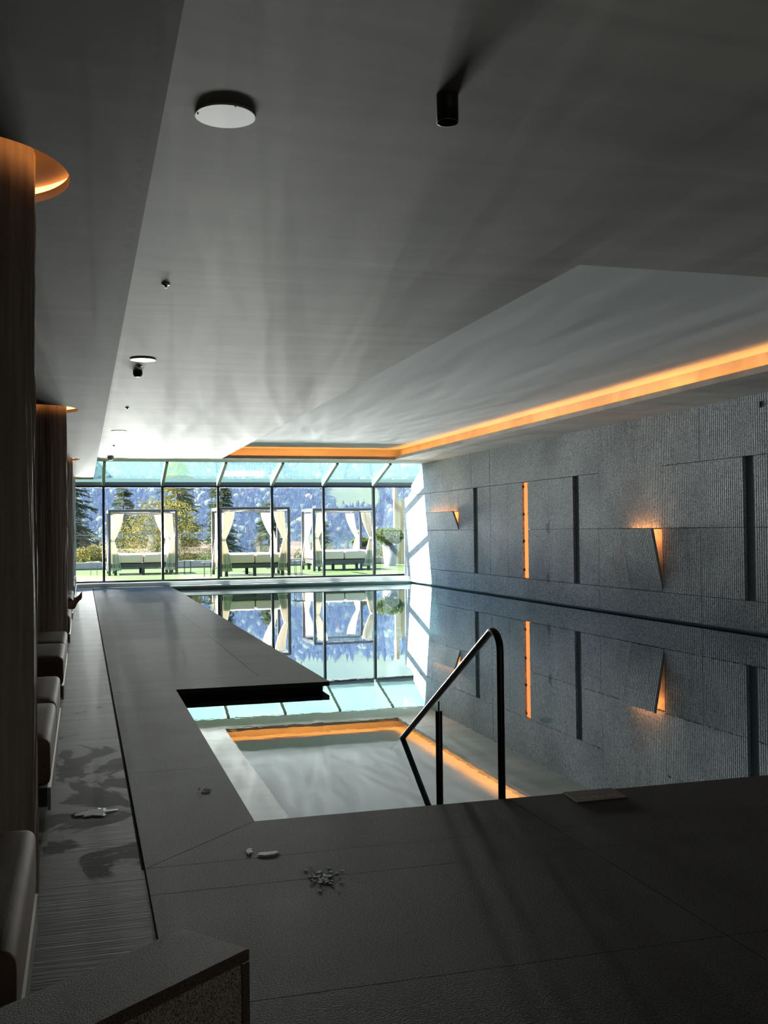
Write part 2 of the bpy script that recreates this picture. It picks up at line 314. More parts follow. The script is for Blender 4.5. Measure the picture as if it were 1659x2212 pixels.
def water():
    m, nt, out = nodes('pool_water'); t = N(nt,'ShaderNodeBsdfTransparent'); g = N(nt,'ShaderNodeBsdfGlossy'); fr = N(nt,'ShaderNodeFresnel'); mx = N(nt,'ShaderNodeMixShader')
    t.inputs[0].default_value = rgb((.45,.66,.70)); g.inputs['Roughness'].default_value = 0; g.inputs[0].default_value = rgb((.93,.98,1)); thin_ior(nt, fr, 2.1)
    mp = mapping(nt,(1,1,1)); nz = N(nt,'ShaderNodeTexNoise'); nz.inputs['Scale'].default_value = 9; nz.inputs['Detail'].default_value = 2; nt.links.new(mp.outputs[0], nz.inputs['Vector'])
    bp = N(nt,'ShaderNodeBump'); bp.inputs['Strength'].default_value = .011; bp.inputs['Distance'].default_value = .01; nt.links.new(nz.outputs['Fac'], bp.inputs['Height'])
    nt.links.new(bp.outputs[0], g.inputs['Normal']); nt.links.new(bp.outputs[0], fr.inputs['Normal'])
    mr = N(nt,'ShaderNodeMapRange'); mr.inputs[3].default_value = .6; nt.links.new(fr.outputs[0], mr.inputs[0])
    nt.links.new(mr.outputs[0], mx.inputs[0]); nt.links.new(t.outputs[0], mx.inputs[1]); nt.links.new(g.outputs[0], mx.inputs[2]); nt.links.new(mx.outputs[0], out.inputs[0]); return m
M['water'] = water()
M['puddle'] = glassmat('puddle_water', (.75,.75,.75), 1.7, .5)

# ------------------------------------------------------------------ camera (solved from the room's vanishing points)
F = 2240.0
def nv(v): v = np.array(v, float); return v/np.linalg.norm(v)
Yc = nv((-650.5,-47,F)); Xc = np.array((7812.,52,F)); Xc = nv(Xc-Yc*np.dot(Xc,Yc)); Zc = np.cross(Yc,Xc); Zc = Zc if Zc[1] > 0 else -Zc
MM = np.stack([Xc,Yc,Zc],1)
rt, up, fw = MM[0], MM[1], MM[2]
cam = bpy.data.cameras.new('camera'); co = bpy.data.objects.new('camera', cam); COL.objects.link(co)
co.matrix_world = Matrix(((rt[0],up[0],-fw[0],0),(rt[1],up[1],-fw[1],0),(rt[2],up[2],-fw[2],1.55),(0,0,0,1)))
cam.sensor_fit = 'HORIZONTAL'; cam.sensor_width = 36; cam.lens = F/1659*36; cam.clip_start = .05; cam.clip_end = 4000
scene.camera = co

# ------------------------------------------------------------------ dimensions
ZC, ZS, WX, YW, WZ = 3.54, 3.13, 9.8, 31.5, -.094   # ceiling, left soffit, stone wall, window plane, water level
XS = .30                                            # right edge of the left soffit
PX0, PX1, PY0, PY1, PY2 = .875, 2.43, 5.56, 10.44, 30.72

# ------------------------------------------------------------------ floor
g = .004
mb = MB()
def slab(poly, z0=-.044, z1=0):
    c = (sum(p[0] for p in poly)/len(poly), sum(p[1] for p in poly)/len(poly))
    q = []
    n = len(poly)
    for i in range(n):      # inset by the joint width
        p0, p1, p2 = Vector(poly[i-1]), Vector(poly[i]), Vector(poly[(i+1)%n])
        d1 = (p1-p0).normalized(); d2 = (p2-p1).normalized()
        n1 = Vector((-d1.y,d1.x)); n2 = Vector((-d2.y,d2.x)); k = 1+n1.dot(n2)
        q.append(p1+(n1+n2)*(g/2/k))
    mb.prism(q, z0, z1)
def rect(x0,y0,x1,y1): slab([(x0,y0),(x1,y0),(x1,y1),(x0,y1)])
XL = .265
slab([(XL,4.936),(2.335,4.936),(2.335,PY0),(PX0,PY0)])
slab([(XL,4.936),(PX0,PY0),(PX0,6.92),(XL,6.92)])
for a,b in ((2.335,5.4),(5.4,8.4),(8.4,11.4)): rect(a,4.936,b,PY0)
rect(XL,6.92,PX0,PY1); rect(XL,PY1,PX1,11.1)
for a,b in ((11.1,15.4),(15.4,19.74),(19.74,24.1),(24.1,28.4),(28.4,30.9)):
    rect(XL,a,1.8,b); rect(1.8,a,PX1,b)
for a,b in ((4.57,4.936),(3.44,4.57),(2.3,3.44),(1.1,2.3),(-.1,1.1),(-1.3,-.1),(-6,-1.3)):
    for c,d in ((XL,2.335),(2.335,5.4),(5.4,8.4),(8.4,11.4)): rect(c,a,d,b)
struct('floor', mb, M['deck'], 'dark flamed granite deck slabs running around the pool')
mb = MB()   # sub-base closing the joints, set back under the overhanging slabs
mb.box(XL-.01,-6,-1.6,11.4,PY0-.06,-.043); mb.box(XL-.01,PY0-.06,-1.6,PX0-.05,31,-.043); mb.box(PX0-.05,PY1+.06,-1.6,PX1-.06,31,-.043)
struct('trim_1', mb, M['joint'], 'black pool edge under the deck slabs')
mb = MB(); mb.box(-5.2,4.93,-.3,XL-.015,31.0,-.004); mb.box(-5.2,-6,-.3,XL-.004,4.93,-.004)
struct('floor_1', mb, M['wood'], 'grey brushed plank floor in front of the daybeds')
mb = MB(); mb.box(XL-.014,4.95,-.2,XL-.004,31.0,-.012)
struct('trim_2', mb, M['joint'], 'thin dark strip between planks and granite')
mb = MB(); mb.box(-5.2,30.88,-.3,WX+.9,31.75,.105)
struct('sill_1', mb, M['curb'], 'pale stone sill under the window wall')
mb = MB(); mb.box(PX1-.08,PY2,-.044,WX,30.9,0.0)
struct('trim_3', mb, M['curb'], 'pale stone coping at the far end of the pool')
# pool
mb = MB()
x0,y0,x1,y1 = .6,5.3,WX+.3,30.95
mb.add([(x0,y0,-1.5),(x1,y0,-1.5),(x1,y1,-1.5),(x0,y1,-1.5)],[(0,1,2,3)])
mb.box(WX+.12,y0,-1.5,WX+.2,y1,-.02); mb.box(PX1-.06,PY2+.07,-1.5,x1,PY2+.14,-.04)
struct('pool_basin', mb, M['basin'], 'teal plastered pool basin under the water')
mb = MB(); mb.add([(.80,5.49,WZ),(WX+.12,5.49,WZ),(WX+.12,30.8,WZ),(PX1-.07,30.8,WZ),(PX1-.07,PY1+.06,WZ),(.80,PY1+.06,WZ)],[(0,1,2,3,4,5)])
struct('pool_water', mb, M['water'], 'still reflecting pool water')

# ------------------------------------------------------------------ ceilings
RX0,RX1,RY0,RY1 = 3.62,8.47,7.08,28.02
CE = 29.6      # ceiling ends here, the glass roof begins
mb = MB()
H2 = 4.3
mb.box(XS-.02,-6,ZC,RX0,CE,H2); mb.box(RX0,-6,ZC,12,RY0,H2)
mb.box(RX1,RY0,ZC,12,RY1,ZC+.03); mb.box(RX0,RY1,ZC,12,CE,ZC+.03)
mb.box(RX1,RY0,ZC+.03,RX1+.02,RY1+.02,ZC+.085); mb.box(RX0,RY1,ZC+.03,RX1,RY1+.02,ZC+.085)   # upstand lips hiding the cove light
BX,BY,ZR = RX1+.24,RY1+.33,ZC+.31
mb.box(BX,RY0,ZC+.03,12,CE,H2); mb.box(RX0,BY,ZC+.03,BX,CE,H2)
struct('ceiling', mb, M['ceil'], 'grey trowelled plaster ceiling around the recess')
mb = MB(); mb.box(RX0-.05,RY0-.05,ZR,BX+.05,BY+.05,ZR+.1)
struct('ceiling_1', mb, M['recess'], 'smooth plaster of the raised ceiling recess')
mb = MB(); mb.box(-5.6,-6.4,H2,12.2,CE,H2+.3)
struct('ceiling_2', mb, M['ceil'], 'roof slab above the plaster ceiling')
mb = MB(); mb.box(XS-.02,CE-.03,ZC,12,CE,H2+.3)
struct('trim_4', mb, M['ceil'], 'plaster edge where the glass roof begins')
# soffit over the daybeds, with a round hole per column
COLY = [4.80,13.77,22.9,30.3]; CX, CR, HR = -.57,.385,.525
ys = [-6]
mb = MB()
def holed(x0,x1,y0,y1,cx,cy,r,z):
    n = 64; circ = [(cx+r*math.cos(2*PI*k/n), cy+r*math.sin(2*PI*k/n)) for k in range(n)]
    outer = []
    for k in range(n):
        a = 2*PI*k/n; dx,dy = math.cos(a),math.sin(a)
        t = min((x1-cx)/dx if dx>1e-9 else 9e9, (x0-cx)/dx if dx<-1e-9 else 9e9, (y1-cy)/dy if dy>1e-9 else 9e9, (y0-cy)/dy if dy<-1e-9 else 9e9)
        outer.append((cx+dx*t, cy+dy*t))
    vs = [(x,y,z) for x,y in circ]+[(x,y,z) for x,y in outer]
    mb.add(vs, [(k,n+k,n+(k+1)%n,(k+1)%n) for k in range(n)])
    for px,py,k in ((x1,y1,0),(x0,y1,1),(x0,y0,2),(x1,y0,3)):   # corner fillers
        a = math.atan2(py-cy,px-cx) % (2*PI); i = int(a/(2*PI)*n)
        mb.add([(px,py,z),(*outer[i],z),(*outer[(i+1)%n],z)],[(0,1,2)])
y = -6.0
for cy in COLY:
    a, b = cy-.7, cy+.7
    mb.add([(-1.6,y,ZS),(XS,y,ZS),(XS,a,ZS),(-1.6,a,ZS)],[(3,2,1,0)])
    holed(-1.6,XS,a,b,CX,cy,HR,ZS); y = b
mb.add([(-1.6,y,ZS),(XS,y,ZS),(XS,31.3,ZS),(-1.6,31.3,ZS)],[(3,2,1,0)])
mb.add([(-5.2,-6,ZS),(-1.6,-6,ZS),(-1.6,31.3,ZS),(-5.2,31.3,ZS)],[(3,2,1,0)])
mb.add([(XS,-6,ZS),(XS,31.3,ZS),(XS,31.3,ZC+.12),(XS,29.5,ZC+.12),(XS,29.5,H2),(XS,-6,H2)],[(0,1,2,3,4,5)])
mb.add([(-5.2,31.3,ZS),(XS,31.3,ZS),(XS,31.3,ZC+.12),(-5.2,31.3,ZC+.12)],[(0,3,2,1)])
mb.add([(-5.2,29.5,ZC+.12),(XS,29.5,ZC+.12),(XS,31.3,ZC+.12),(-5.2,31.3,ZC+.12)],[(0,1,2,3)])
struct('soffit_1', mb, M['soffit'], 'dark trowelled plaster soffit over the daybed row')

# coffers with hidden light, and the carved timber columns
def coffer(cy, label):
    t = thing('coffer_light', (CX,cy,ZS), label, 'ceiling light', 'round lit coffers around the columns')
    m_ = MB(); m_.lathe([(HR,ZS),(HR,ZS+.042),(HR+.055,ZS+.042),(HR+.055,ZS+.10),(CR-.02,ZS+.10)], CX, cy, 72, True, False); m_.build('coffer_shell', M['coffer'], t, None)
    m2 = MB(); m2.lathe([(HR+.050,ZS+.046),(HR+.050,ZS+.092)], CX, cy, 72, True, False); m2.build('light_band', M['ledsoft'], t)
    for c in t.children: c.matrix_parent_inverse = Matrix.Translation((-CX,-cy,-ZS))
    return t
def column(cy, label, seed):
    n, mz = 300, 60; vs = []; fs = []
    z0, z1 = -.004, ZS+.098
    rr = random.Random(seed)
    ph = [rr.uniform(0,50) for _ in range(3)]
    for j in range(mz+1):
        z = z0+(z1-z0)*j/mz
        for k in range(n):
            a = 2*PI*k/n
            v1 = noise.noise((math.cos(a)*11+ph[0], math.sin(a)*11, z*.55+ph[1]))
            v2 = noise.noise((math.cos(a)*30+ph[2], math.sin(a)*30, z*1.4))
            v3 = noise.noise((math.cos(a)*1.5, math.sin(a)*1.5+ph[0], z*.8))
            r = CR-.022*abs(v1)**.7-.010*abs(v2)+.012*v3
            vs.append((r*math.cos(a), r*math.sin(a), z))
    for j in range(mz):
        for k in range(n): fs.append((j*n+k, j*n+(k+1)%n, (j+1)*n+(k+1)%n, (j+1)*n+k))
    m_ = MB(); m_.add(vs, fs, True); o = m_.build('timber_column', M['bark']); o.location = (CX,cy,0)
    return tag(o, label, 'column', 'carved timber columns between the daybeds')
cl = ['nearest carved dark timber column with the wide orange coffer at its top','second dark timber column, beyond the pair of taupe daybeds','third carved timber column, its edge showing beyond the bare foot','farthest brown timber column, sunlit and close to the window wall']
fl = ['large orange coffer light around the nearest column','orange coffer light around the second column','dim coffer light around the third column','small coffer light around the farthest column by the window']
for i,cy in enumerate(COLY): column(cy, cl[i], i+1); coffer(cy, fl[i])

# ------------------------------------------------------------------ stone wall
Z = lambda zc: zc+1.55
L0,L1,L2,L3,L4 = -.062,.40,1.53,2.625,ZC
D = .06
panels = []
def row(z0,z1,ysl):
    for a,b in ysl: panels.append((a,b,z0,z1))
seq = lambda *v: list(zip(v[:-1],v[1:]))
row(L3,L4,seq(2,5.5,9,11.5,14.99,16.16)); row(L3,L4,seq(18.48,20.81,24.2,25.5,27.8,29.6))
row(L2,L3,seq(2,5.5,9,11.3,13.57)); row(L2,L3,seq(13.83,16.16)); row(L2,L4,seq(16.16,18.48))
row(L2,L3,seq(18.48,19.37)); row(L2,L3,seq(19.63,20.81,21.91)); row(L1,L3,seq(22.22,23.08)); row(L1,L3,seq(23.08,24.2,25.06)); row(L2,L3,seq(25.34,26.49)); row(Z(.5),L3,seq(26.49,28.84)); row(L2,L3,seq(28.84,30.2))
row(L1,L2,seq(2,5.5,9,11.3,13.57)); row(L1,L2,seq(13.83,15.0,16.19)); row(L1,L2,seq(17.32,18.52)); row(L1,L2,seq(18.52,19.37)); row(L1,L2,seq(19.63,20.81)); row(L1,L2,seq(20.81,21.91)); row(L1,L2,seq(25.34,27.6,29.0))
row(L0,L1,seq(2,6,9.5,12.3,15.0,18.52,20.81,23.08,25.34,28.4,31.47))
# last stretch runs out under the glass roof and is cut along a slope
mb = MB(); gp = .011
for a,b,z0,z1 in panels:
    mb.box(WX,a+gp/2,z0+gp/2,WX+D,b-gp/2,z1-gp/2 if z1 < ZC else z1)
def poly_yz(pts): mb.hull([(WX,y,z) for y,z in pts],[(WX+D,y,z) for y,z in pts])
ztop = lambda y: Z(2.0)-.464*(y-29.3)
poly_yz([(29.602,L3+gp),(30.65,L3+gp),(30.65,ztop(30.65)),(29.602,ztop(29.602))][::-1]) if ztop(30.65) > L3 else None
poly_yz([(30.202,L2+gp),(31.47,L2+gp),(31.47,ztop(31.47)),(30.62,L3-gp),(30.202,L3-gp)][::-1])
poly_yz([(29.002,L1+gp),(31.47,L1+gp),(31.47,L2-gp),(29.002,L2-gp)][::-1])
wr = struct('wall_right', mb, M['stone'], 'grooved grey stone slab wall along the pool')
mb = MB(); mb.box(WX+.2,2,-1.5,WX+.45,29.9,ZC+.02)
mb.hull([(WX+D+.02,y,z) for y,z in ((26.6,-.05),(31.4,-.05),(31.4,ztop(31.4)-.02),(29.3,ZC-.02),(26.6,ZC-.02))][::-1],[(WX+.3,y,z) for y,z in ((26.6,-.05),(31.4,-.05),(31.4,ztop(31.4)-.02),(29.3,ZC-.02),(26.6,ZC-.02))][::-1])
# solid backing behind the slabs everywhere except the niches
for a,b in ((2,13.57),(13.83,16.19),(17.33,19.37),(19.63,21.91),(22.22,25.06),(25.34,26.6)):
    mb.box(WX+D+.002,a,-.05,WX+.2,b,ZC)
for a,b,z0,z1 in ((13.57,13.83,-.05,L1),(13.57,13.83,L3,ZC),(19.37,19.63,-.05,L1),(19.37,19.63,L3,ZC),(21.91,22.22,-.05,L1),(21.91,22.22,L3,ZC),(25.06,25.34,-.05,L1),(25.06,25.34,L3,ZC),(16.19,17.33,-.05,L1),(16.19,17.33,L2,ZC)):
    mb.box(WX+D+.002,a,z0,WX+.2,b,z1)
for a,b in ((13.57,13.83),(19.37,19.63),(25.06,25.34)): mb.box(WX+.055,a,L1,WX+.2,b,L3)
struct('wall_right_core', mb, M['niche'], 'dark backing behind the stone slabs and niches')
mb = MB(); mb.box(11.6,-6.4,-.3,11.8,2.2,H2); mb.box(WX,1.9,-.3,11.7,2.1,H2); struct('wall_right_1', mb, M['ceil'], 'plaster side wall beside the near deck')
# dark overflow gap under the slabs, and the far return
# wall-washer strip in the lit slot
t = thing('slot_light', (WX+.1,22.07,1.5), 'tall glowing orange light strip set in the stone wall', 'wall light')
m_ = MB(); m_.box(WX+.045,21.925,L1+.01,WX+.06,22.205,L3-.01); a = m_.build('diffuser', M['slotlight'], t)
bs = []
for zz in (L1+.17,L1+.83,L1+1.45,L3-.13):
    for yy in (21.916,22.183): m_ = MB(); m_.box(WX+.015,yy,zz,WX+.044,yy+.032,zz+.06); bs.append(m_.build('bracket', M['dark'], t))
for c in [a]+bs: c.matrix_parent_inverse = Matrix.Translation((-(WX+.1),-22.07,-1.5))
M['led2'] = emissive('sconce_led', (1,.36,.08), 16)
def sconce(y0,y1,z0,z1,out,label):
    t = thing('wall_sconce', (WX,(y0+y1)/2,z0), label, 'wall light', 'tilted stone slab sconces on the wall')
    m_ = MB(); th = .045
    nrm = Vector((-(z1-z0),0,-out)).normalized()
    A = [(WX,y0,z0),(WX,y1,z0),(WX-out,y1,z1-.006),(WX-out,y0,z1-.006)]
    m_.hull([Vector(p) for p in A],[Vector(p)-nrm*th for p in A]); p = m_.build('tilted_slab', M['stone'], t)
    m2 = MB(); m2.box(WX-out+.095,y0+.10,z1-.10,WX-out+.115,y1-.10,z1-.088); q = m2.build('light_strip', M['led2'], t)
    m3 = MB(); m3.box(WX+.056,y0+.001,z0+.01,WX+.07,y1-.001,z1-.01)
    m3.box(WX+.001,y0-.004,z0+.01,WX+.056,y0+.004,z1); m3.box(WX+.001,y1-.004,z0+.01,WX+.056,y1+.004,z1); r = m3.build('niche_lining', M['coffer'], t)
    for c in (p,q,r): c.matrix_parent_inverse = Matrix.Translation((-WX,-(y0+y1)/2,-z0))
sconce(16.19,17.32,L1+.01,L2-.006,.21,'large stone slab sconce tilted out of the wall below the middle joint')
sconce(26.49,28.84,L2+.01,Z(.5)-.006,.17,'wide stone slab sconce tilted out of the wall beside the sunlit end')
# two soot marks and a black hook
mb = MB(); mb.box(WX-.02,13.36,3.33,WX-.001,13.40,3.42); tag(mb.build('wall_hook', M['black']), 'tiny black hook high on the stone wall at the right', 'hook')

# other walls
mb = MB(); mb.box(-5.4,-6,-.3,-5.2,31.6,H2)
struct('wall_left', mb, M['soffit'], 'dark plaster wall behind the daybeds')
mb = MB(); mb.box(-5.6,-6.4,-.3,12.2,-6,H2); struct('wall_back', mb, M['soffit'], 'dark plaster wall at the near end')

# ------------------------------------------------------------------ window wall and glass roof
MX = [-1.15,.585,2.28,3.93,5.57,7.19,8.81,10.6]
ZB, ZT = .105, 2.955
w = thing('window_1', (0,YW,0), 'floor-high window wall onto the terrace', None, kind='structure')
m_ = MB(); m_.box(-5.2,YW-.05,ZB,10.7,YW+.07,ZB+.055); m_.build('bottom_rail', M['frame'], w)
m_ = MB(); m_.box(-5.2,YW-.05,ZT-.06,10.7,YW+.07,ZT); m_.build('transom', M['frame'], w)
for x in [-4.6,-2.9]+MX:
    m_ = MB(); m_.box(x-.035,YW-.06,ZB+.05,x+.035,YW+.08,ZT-.05); m_.build('mullion', M['frame'], w)
xs = [-4.6,-2.9]+MX
for a,b in zip(xs[:-1],xs[1:]):
    m_ = MB(); m_.box(a+.03,YW,ZB+.05,b-.03,YW+.012,ZT-.05); m_.build('pane', M['glass'], w)
for c in w.children: c.matrix_parent_inverse = Matrix.Translation((0,-YW,0))
w = thing('window_2', (0,CE,ZC), 'sloping glass roof strip above the window wall', None, kind='structure')
RT = (CE,ZC+.10); RB = (YW+.05,ZT+.10)
def rz(y): return RT[1]+(RB[1]-RT[1])*(y-RT[0])/(RB[0]-RT[0])
for x in [-4.6,-2.9]+MX:
    m_ = MB(); prof = [(CE-.02,rz(CE)+.02),(YW+.06,rz(YW+.06)+.02),(YW+.06,ZT-.02),(YW-.05,ZT-.02),(CE-.02,rz(CE)-.14)]
    m_.hull([(x-.04,y,z) for y,z in prof],[(x+.04,y,z) for y,z in prof]); m_.build('rafter', M['rafter'], w)
xr = [-4.6,-2.9]+MX
for a,b in zip(xr[:-1],xr[1:]):
    m_ = MB(); pr = [(CE,rz(CE)),(YW+.06,rz(YW+.06)),(YW+.06,rz(YW+.06)+.014),(CE,rz(CE)+.014)]
    m_.hull([(a+.03,y,z) for y,z in pr],[(b-.03,y,z) for y,z in pr]); m_.build('roof_pane', M['roofglass'], w)
m_ = MB(); m_.box(-5.2,YW+.07,ZT-.02,10.7,YW+.24,ZT+.215); m_.build('gutter_beam', M['gutter'], w)
for c in w.children: c.matrix_parent_inverse = Matrix.Translation((0,-CE,-ZC))
mb = MB(); mb.box(10.62,29.6,-.2,10.75,31.6,2.9); struct('wall_end', mb, M['timber'], 'timber end panel behind the stone wall')

# ------------------------------------------------------------------ cove light
t = thing('cove_light', (RX1+.1,RY0,ZC), 'orange cove light strip along the edge of the ceiling recess', 'ceiling light')
m_ = MB(); m_.box(RX1+.05,RY0+.02,ZC+.032,RX1+.08,RY1+.05,ZC+.05); a = m_.build('light_strip', M['led'], t)
m_ = MB(); m_.box(RX0+.02,RY1+.05,ZC+.032,RX1+.05,RY1+.08,ZC+.05); b = m_.build('light_strip', M['led'], t)
for c in (a,b): c.matrix_parent_inverse = Matrix.Translation((-(RX1+.1),-RY0,-ZC))

# ------------------------------------------------------------------ ceiling fittings
def disc(x,y,label):
    t = thing('ceiling_speaker', (x,y,ZC), label, 'speaker', 'flat round ceiling speakers')
    m_ = MB(); m_.lathe([(.143,ZC),(.145,ZC-.004),(.145,ZC-.008),(.141,ZC-.010)], x, y, 64, False); a = m_.build('cover', M['white'], t)
    bs = []
    for dx,dy in ((-.13,0.0),(.03,-.128)):
        m_ = MB(); m_.lathe([(.004,ZC-.0115),(.004,ZC-.009)], x+dx, y+dy, 10); bs.append(m_.build('screw', M['black'], t))
    for c in [a]+bs: c.matrix_parent_inverse = Matrix.Translation((-x,-y,-ZC))
disc(.665,4.92,'large white round speaker disc nearest on the ceiling'); disc(.675,12.14,'white round speaker disc beside the motion sensor'); disc(.687,20.77,'farthest small white speaker disc toward the window')
def sprinkler(x,y,label):
    t = thing('ceiling_sprinkler', (x,y,ZC), label, 'sprinkler', 'ceiling sprinklers in a row')
    m_ = MB(); m_.lathe([(.034,ZC),(.034,ZC-.006),(.02,ZC-.010),(.012,ZC-.016)], x, y, 24); a = m_.build('rose', M['chrome'], t)
    m_ = MB(); m_.lathe([(.008,ZC-.015),(.008,ZC-.026),(.014,ZC-.027),(.014,ZC-.030)], x, y, 16); b = m_.build('nozzle', M['black'], t)
    for c in (a,b): c.matrix_parent_inverse = Matrix.Translation((-x,-y,-ZC))
sprinkler(.65,8.42,'chrome sprinkler alone between the first two speaker discs'); sprinkler(.66,12.62,'sprinkler between the second speaker disc and the motion sensor'); sprinkler(.688,16.84,'sprinkler beyond the motion sensor'); sprinkler(.686,24.18,'tiny sprinkler beyond the farthest speaker disc')
def sensor(x,y,label,mat,s=1):
    t = thing('motion_sensor', (x,y,ZC), label, 'sensor')
    m_ = MB(); m_.lathe([(.062*s,ZC),(.062*s,ZC-.045*s)], x, y, 40, True); a = m_.build('housing', mat, t)
    m_ = MB(); m_.lathe([(.060*s,ZC-.045*s),(.046*s,ZC-.070*s),(.028*s,ZC-.078*s)], x, y, 8, False); b = m_.build('lens', M['white'] if s == 1 else mat, t)
    for c in (a,b): c.matrix_parent_inverse = Matrix.Translation((-x,-y,-ZC))
sensor(.66,13.05,'dark octagonal motion sensor on the ceiling beyond the second speaker disc',M['black'],.92)
sensor(.702,27.7,'pale domed sensor on the ceiling close to the window wall',M['white'],1.3)
t = thing('downlight', (1.615,4.44,ZC), 'black cylinder spotlight mounted on the ceiling', 'spotlight')
m_ = MB(); m_.lathe([(.05,ZC),(.05,ZC-.128),(.047,ZC-.128),(.046,ZC-.10)], 1.615,4.44, 48, True, False); m_.lathe([(.046,ZC-.10),(.001,ZC-.10)],1.615,4.44,48,True,False); a = m_.build('housing', M['black'], t)
m_ = MB(); m_.lathe([(.0505,ZC-.129),(.0475,ZC-.1295)],1.615,4.44,48,True,False); b = m_.build('rim', M['bedframe'], t)
for c in (a,b): c.matrix_parent_inverse = Matrix.Translation((-1.615,-4.44,-ZC))

# ------------------------------------------------------------------ handrail
t = thing('pool_handrail', (2.33,5.63,0), 'dark steel handrail sloping down into the pool', 'handrail')
path = [(2.33,5.63,-.25),(2.33,5.63,.4),(2.33,5.63,.84)]
c0 = Vector((2.33,5.63+.105,.84))
for k in range(1,9):
    a = PI-k*(PI-math.radians(66))/8; path.append((2.33+.0*k, c0.y+.105*math.cos(a), c0.z+.105*math.sin(a)))
path += [(2.418,7.87,-.094),(2.43,8.2,-.24)]
m_ = MB(); m_.tube(path, .0215, 16); a = m_.build('rail', M['metal'], t)
m_ = MB(); m_.tube([(2.412,6.97,-1.4),(2.412,6.97,.262),(2.412,6.97,.268)], [.0245,.0245,.022], 20); b = m_.build('support_post', M['metal'], t)
m_ = MB(); m_.tube([(2.412,6.97,.26),(2.412,6.97,.335)], .006, 10); c = m_.build('pin', M['metal'], t)
for q in (a,b,c): q.matrix_parent_inverse = Matrix.Translation((-2.33,-5.63,0))

# ------------------------------------------------------------------ depth plate
t = thing('depth_sign', (2.85,5.452,0), 'dark stone plate with pool depth lettering on the coping', 'sign')
m_ = MB(); m_.prism([(2.665,5.338),(2.985,5.345),(3.005,5.563),(2.683,5.563)], .0005, .0075); a = m_.build('plate', simple('grey_plate',(.20,.185,.175),.6,var=.08,scale=(6,6,6)), t, None, bevel=.002)
M['letter'] = simple('worn_pale_lettering', (.42,.41,.39), .6)
M['letter2'] = simple('worn_grey_lettering', (.29,.285,.28), .6)
def text(body, size, x, y, z, mat, parent, name):
    cu = bpy.data.curves.new(name,'FONT'); cu.body = body; cu.size = size; cu.extrude = .0004; cu.align_x = 'CENTER'
    tmp = bpy.data.objects.new(name, cu); COL.objects.link(tmp); bpy.context.view_layer.update()
    me = bpy.data.meshes.new_from_object(tmp.evaluated_get(bpy.context.evaluated_depsgraph_get())); bpy.data.objects.remove(tmp)
    me.materials.clear(); me.materials.append(mat)
    o = bpy.data.objects.new(name, me); COL.objects.link(o); o.location = (x,y,z); o.parent = parent; return o
b = text('1,40 m', .085, 2.835,5.375,.0078, M['letter'], t, 'lettering')
c = text('Wassertiefe', .040, 2.845,5.475,.0078, M['letter2'], t, 'lettering')
for q in (a,b,c): q.matrix_parent_inverse = Matrix.Translation((-2.85,-5.452,0))

# ------------------------------------------------------------------ low foreground wall
s = 1.583
zt = 1.55-.95
tip = Vector((.141*s,1.609*s)); rr_ = Vector((.214*s,1.491*s)); ll = Vector((-.105*s,1.414*s))
du = (ll-tip).normalized(); dv = Vector((-du.y,du.x)); 
if dv.dot(rr_-tip) < 0: dv = -dv
wd = (rr_-tip).length; ln = 1.25
t = thing('low_wall', (tip.x,tip.y,0), 'low rough granite wall corner in the foreground', 'wall')
def quad(o0, u0, u1, v0, v1): return [tip+du*u0+dv*v0, tip+du*u1+dv*v0, tip+du*u1+dv*v1, tip+du*u0+dv*v1]
def pr(mb_, q, z0, z1):
    q = [(p.x,p.y) for p in q]
    ar = sum(q[i][0]*q[(i+1)%4][1]-q[(i+1)%4][0]*q[i][1] for i in range(4))
    mb_.prism(q if ar > 0 else q[::-1], z0, z1)
m_ = MB(); pr(m_, quad(0,.024,ln,.004,wd-.006), 0, zt-.028); a = m_.build('core', M['lowface'], t)
m_ = MB(); pr(m_, quad(0,0,ln,0,wd), zt-.027, zt); b = m_.build('top_slab', M['lowwall'], t, None, bevel=.004)
m_ = MB(); pr(m_, quad(0,.0,.023,.002,wd), 0, zt-.0285); c = m_.build('end_slab', M['lowwall'], t, None, bevel=.003)
for q in (a,b,c): q.matrix_parent_inverse = Matrix.Translation((-tip.x,-tip.y,0))

# ------------------------------------------------------------------ daybeds
def rbox(x0,y0,z0,x1,y1,z1,bev,seg=5,crown=.012):
    bm = bmesh.new(); bmesh.ops.create_cube(bm, size=1)
    for v in bm.verts: v.co = Vector(((x0+x1)/2+v.co.x*(x1-x0),(y0+y1)/2+v.co.y*(y1-y0),(z0+z1)/2+v.co.z*(z1-z0)))
    bmesh.ops.subdivide_edges(bm, edges=bm.edges[:], cuts=3, use_grid_fill=True)
    es = [e for e in bm.edges if e.calc_length() > 0 and len(e.link_faces)==2 and e.calc_face_angle(0) > 1]
    bmesh.ops.bevel(bm, geom=es, offset=bev, segments=seg, profile=.6, affect='EDGES')
    for v in bm.verts:
        u = (v.co.x-(x0+x1)/2)/((x1-x0)/2); w_ = (v.co.y-(y0+y1)/2)/((y1-y0)/2); h = max(0,(v.co.z-(z0+z1)/2)/((z1-z0)/2))
        v.co.z += crown*h*max(0,1-u*u)*max(0,1-w_*w_)
    me = bpy.data.meshes.new('cushion'); bm.to_mesh(me); bm.free()
    me.polygons.foreach_set('use_smooth',[True]*len(me.polygons)); return me
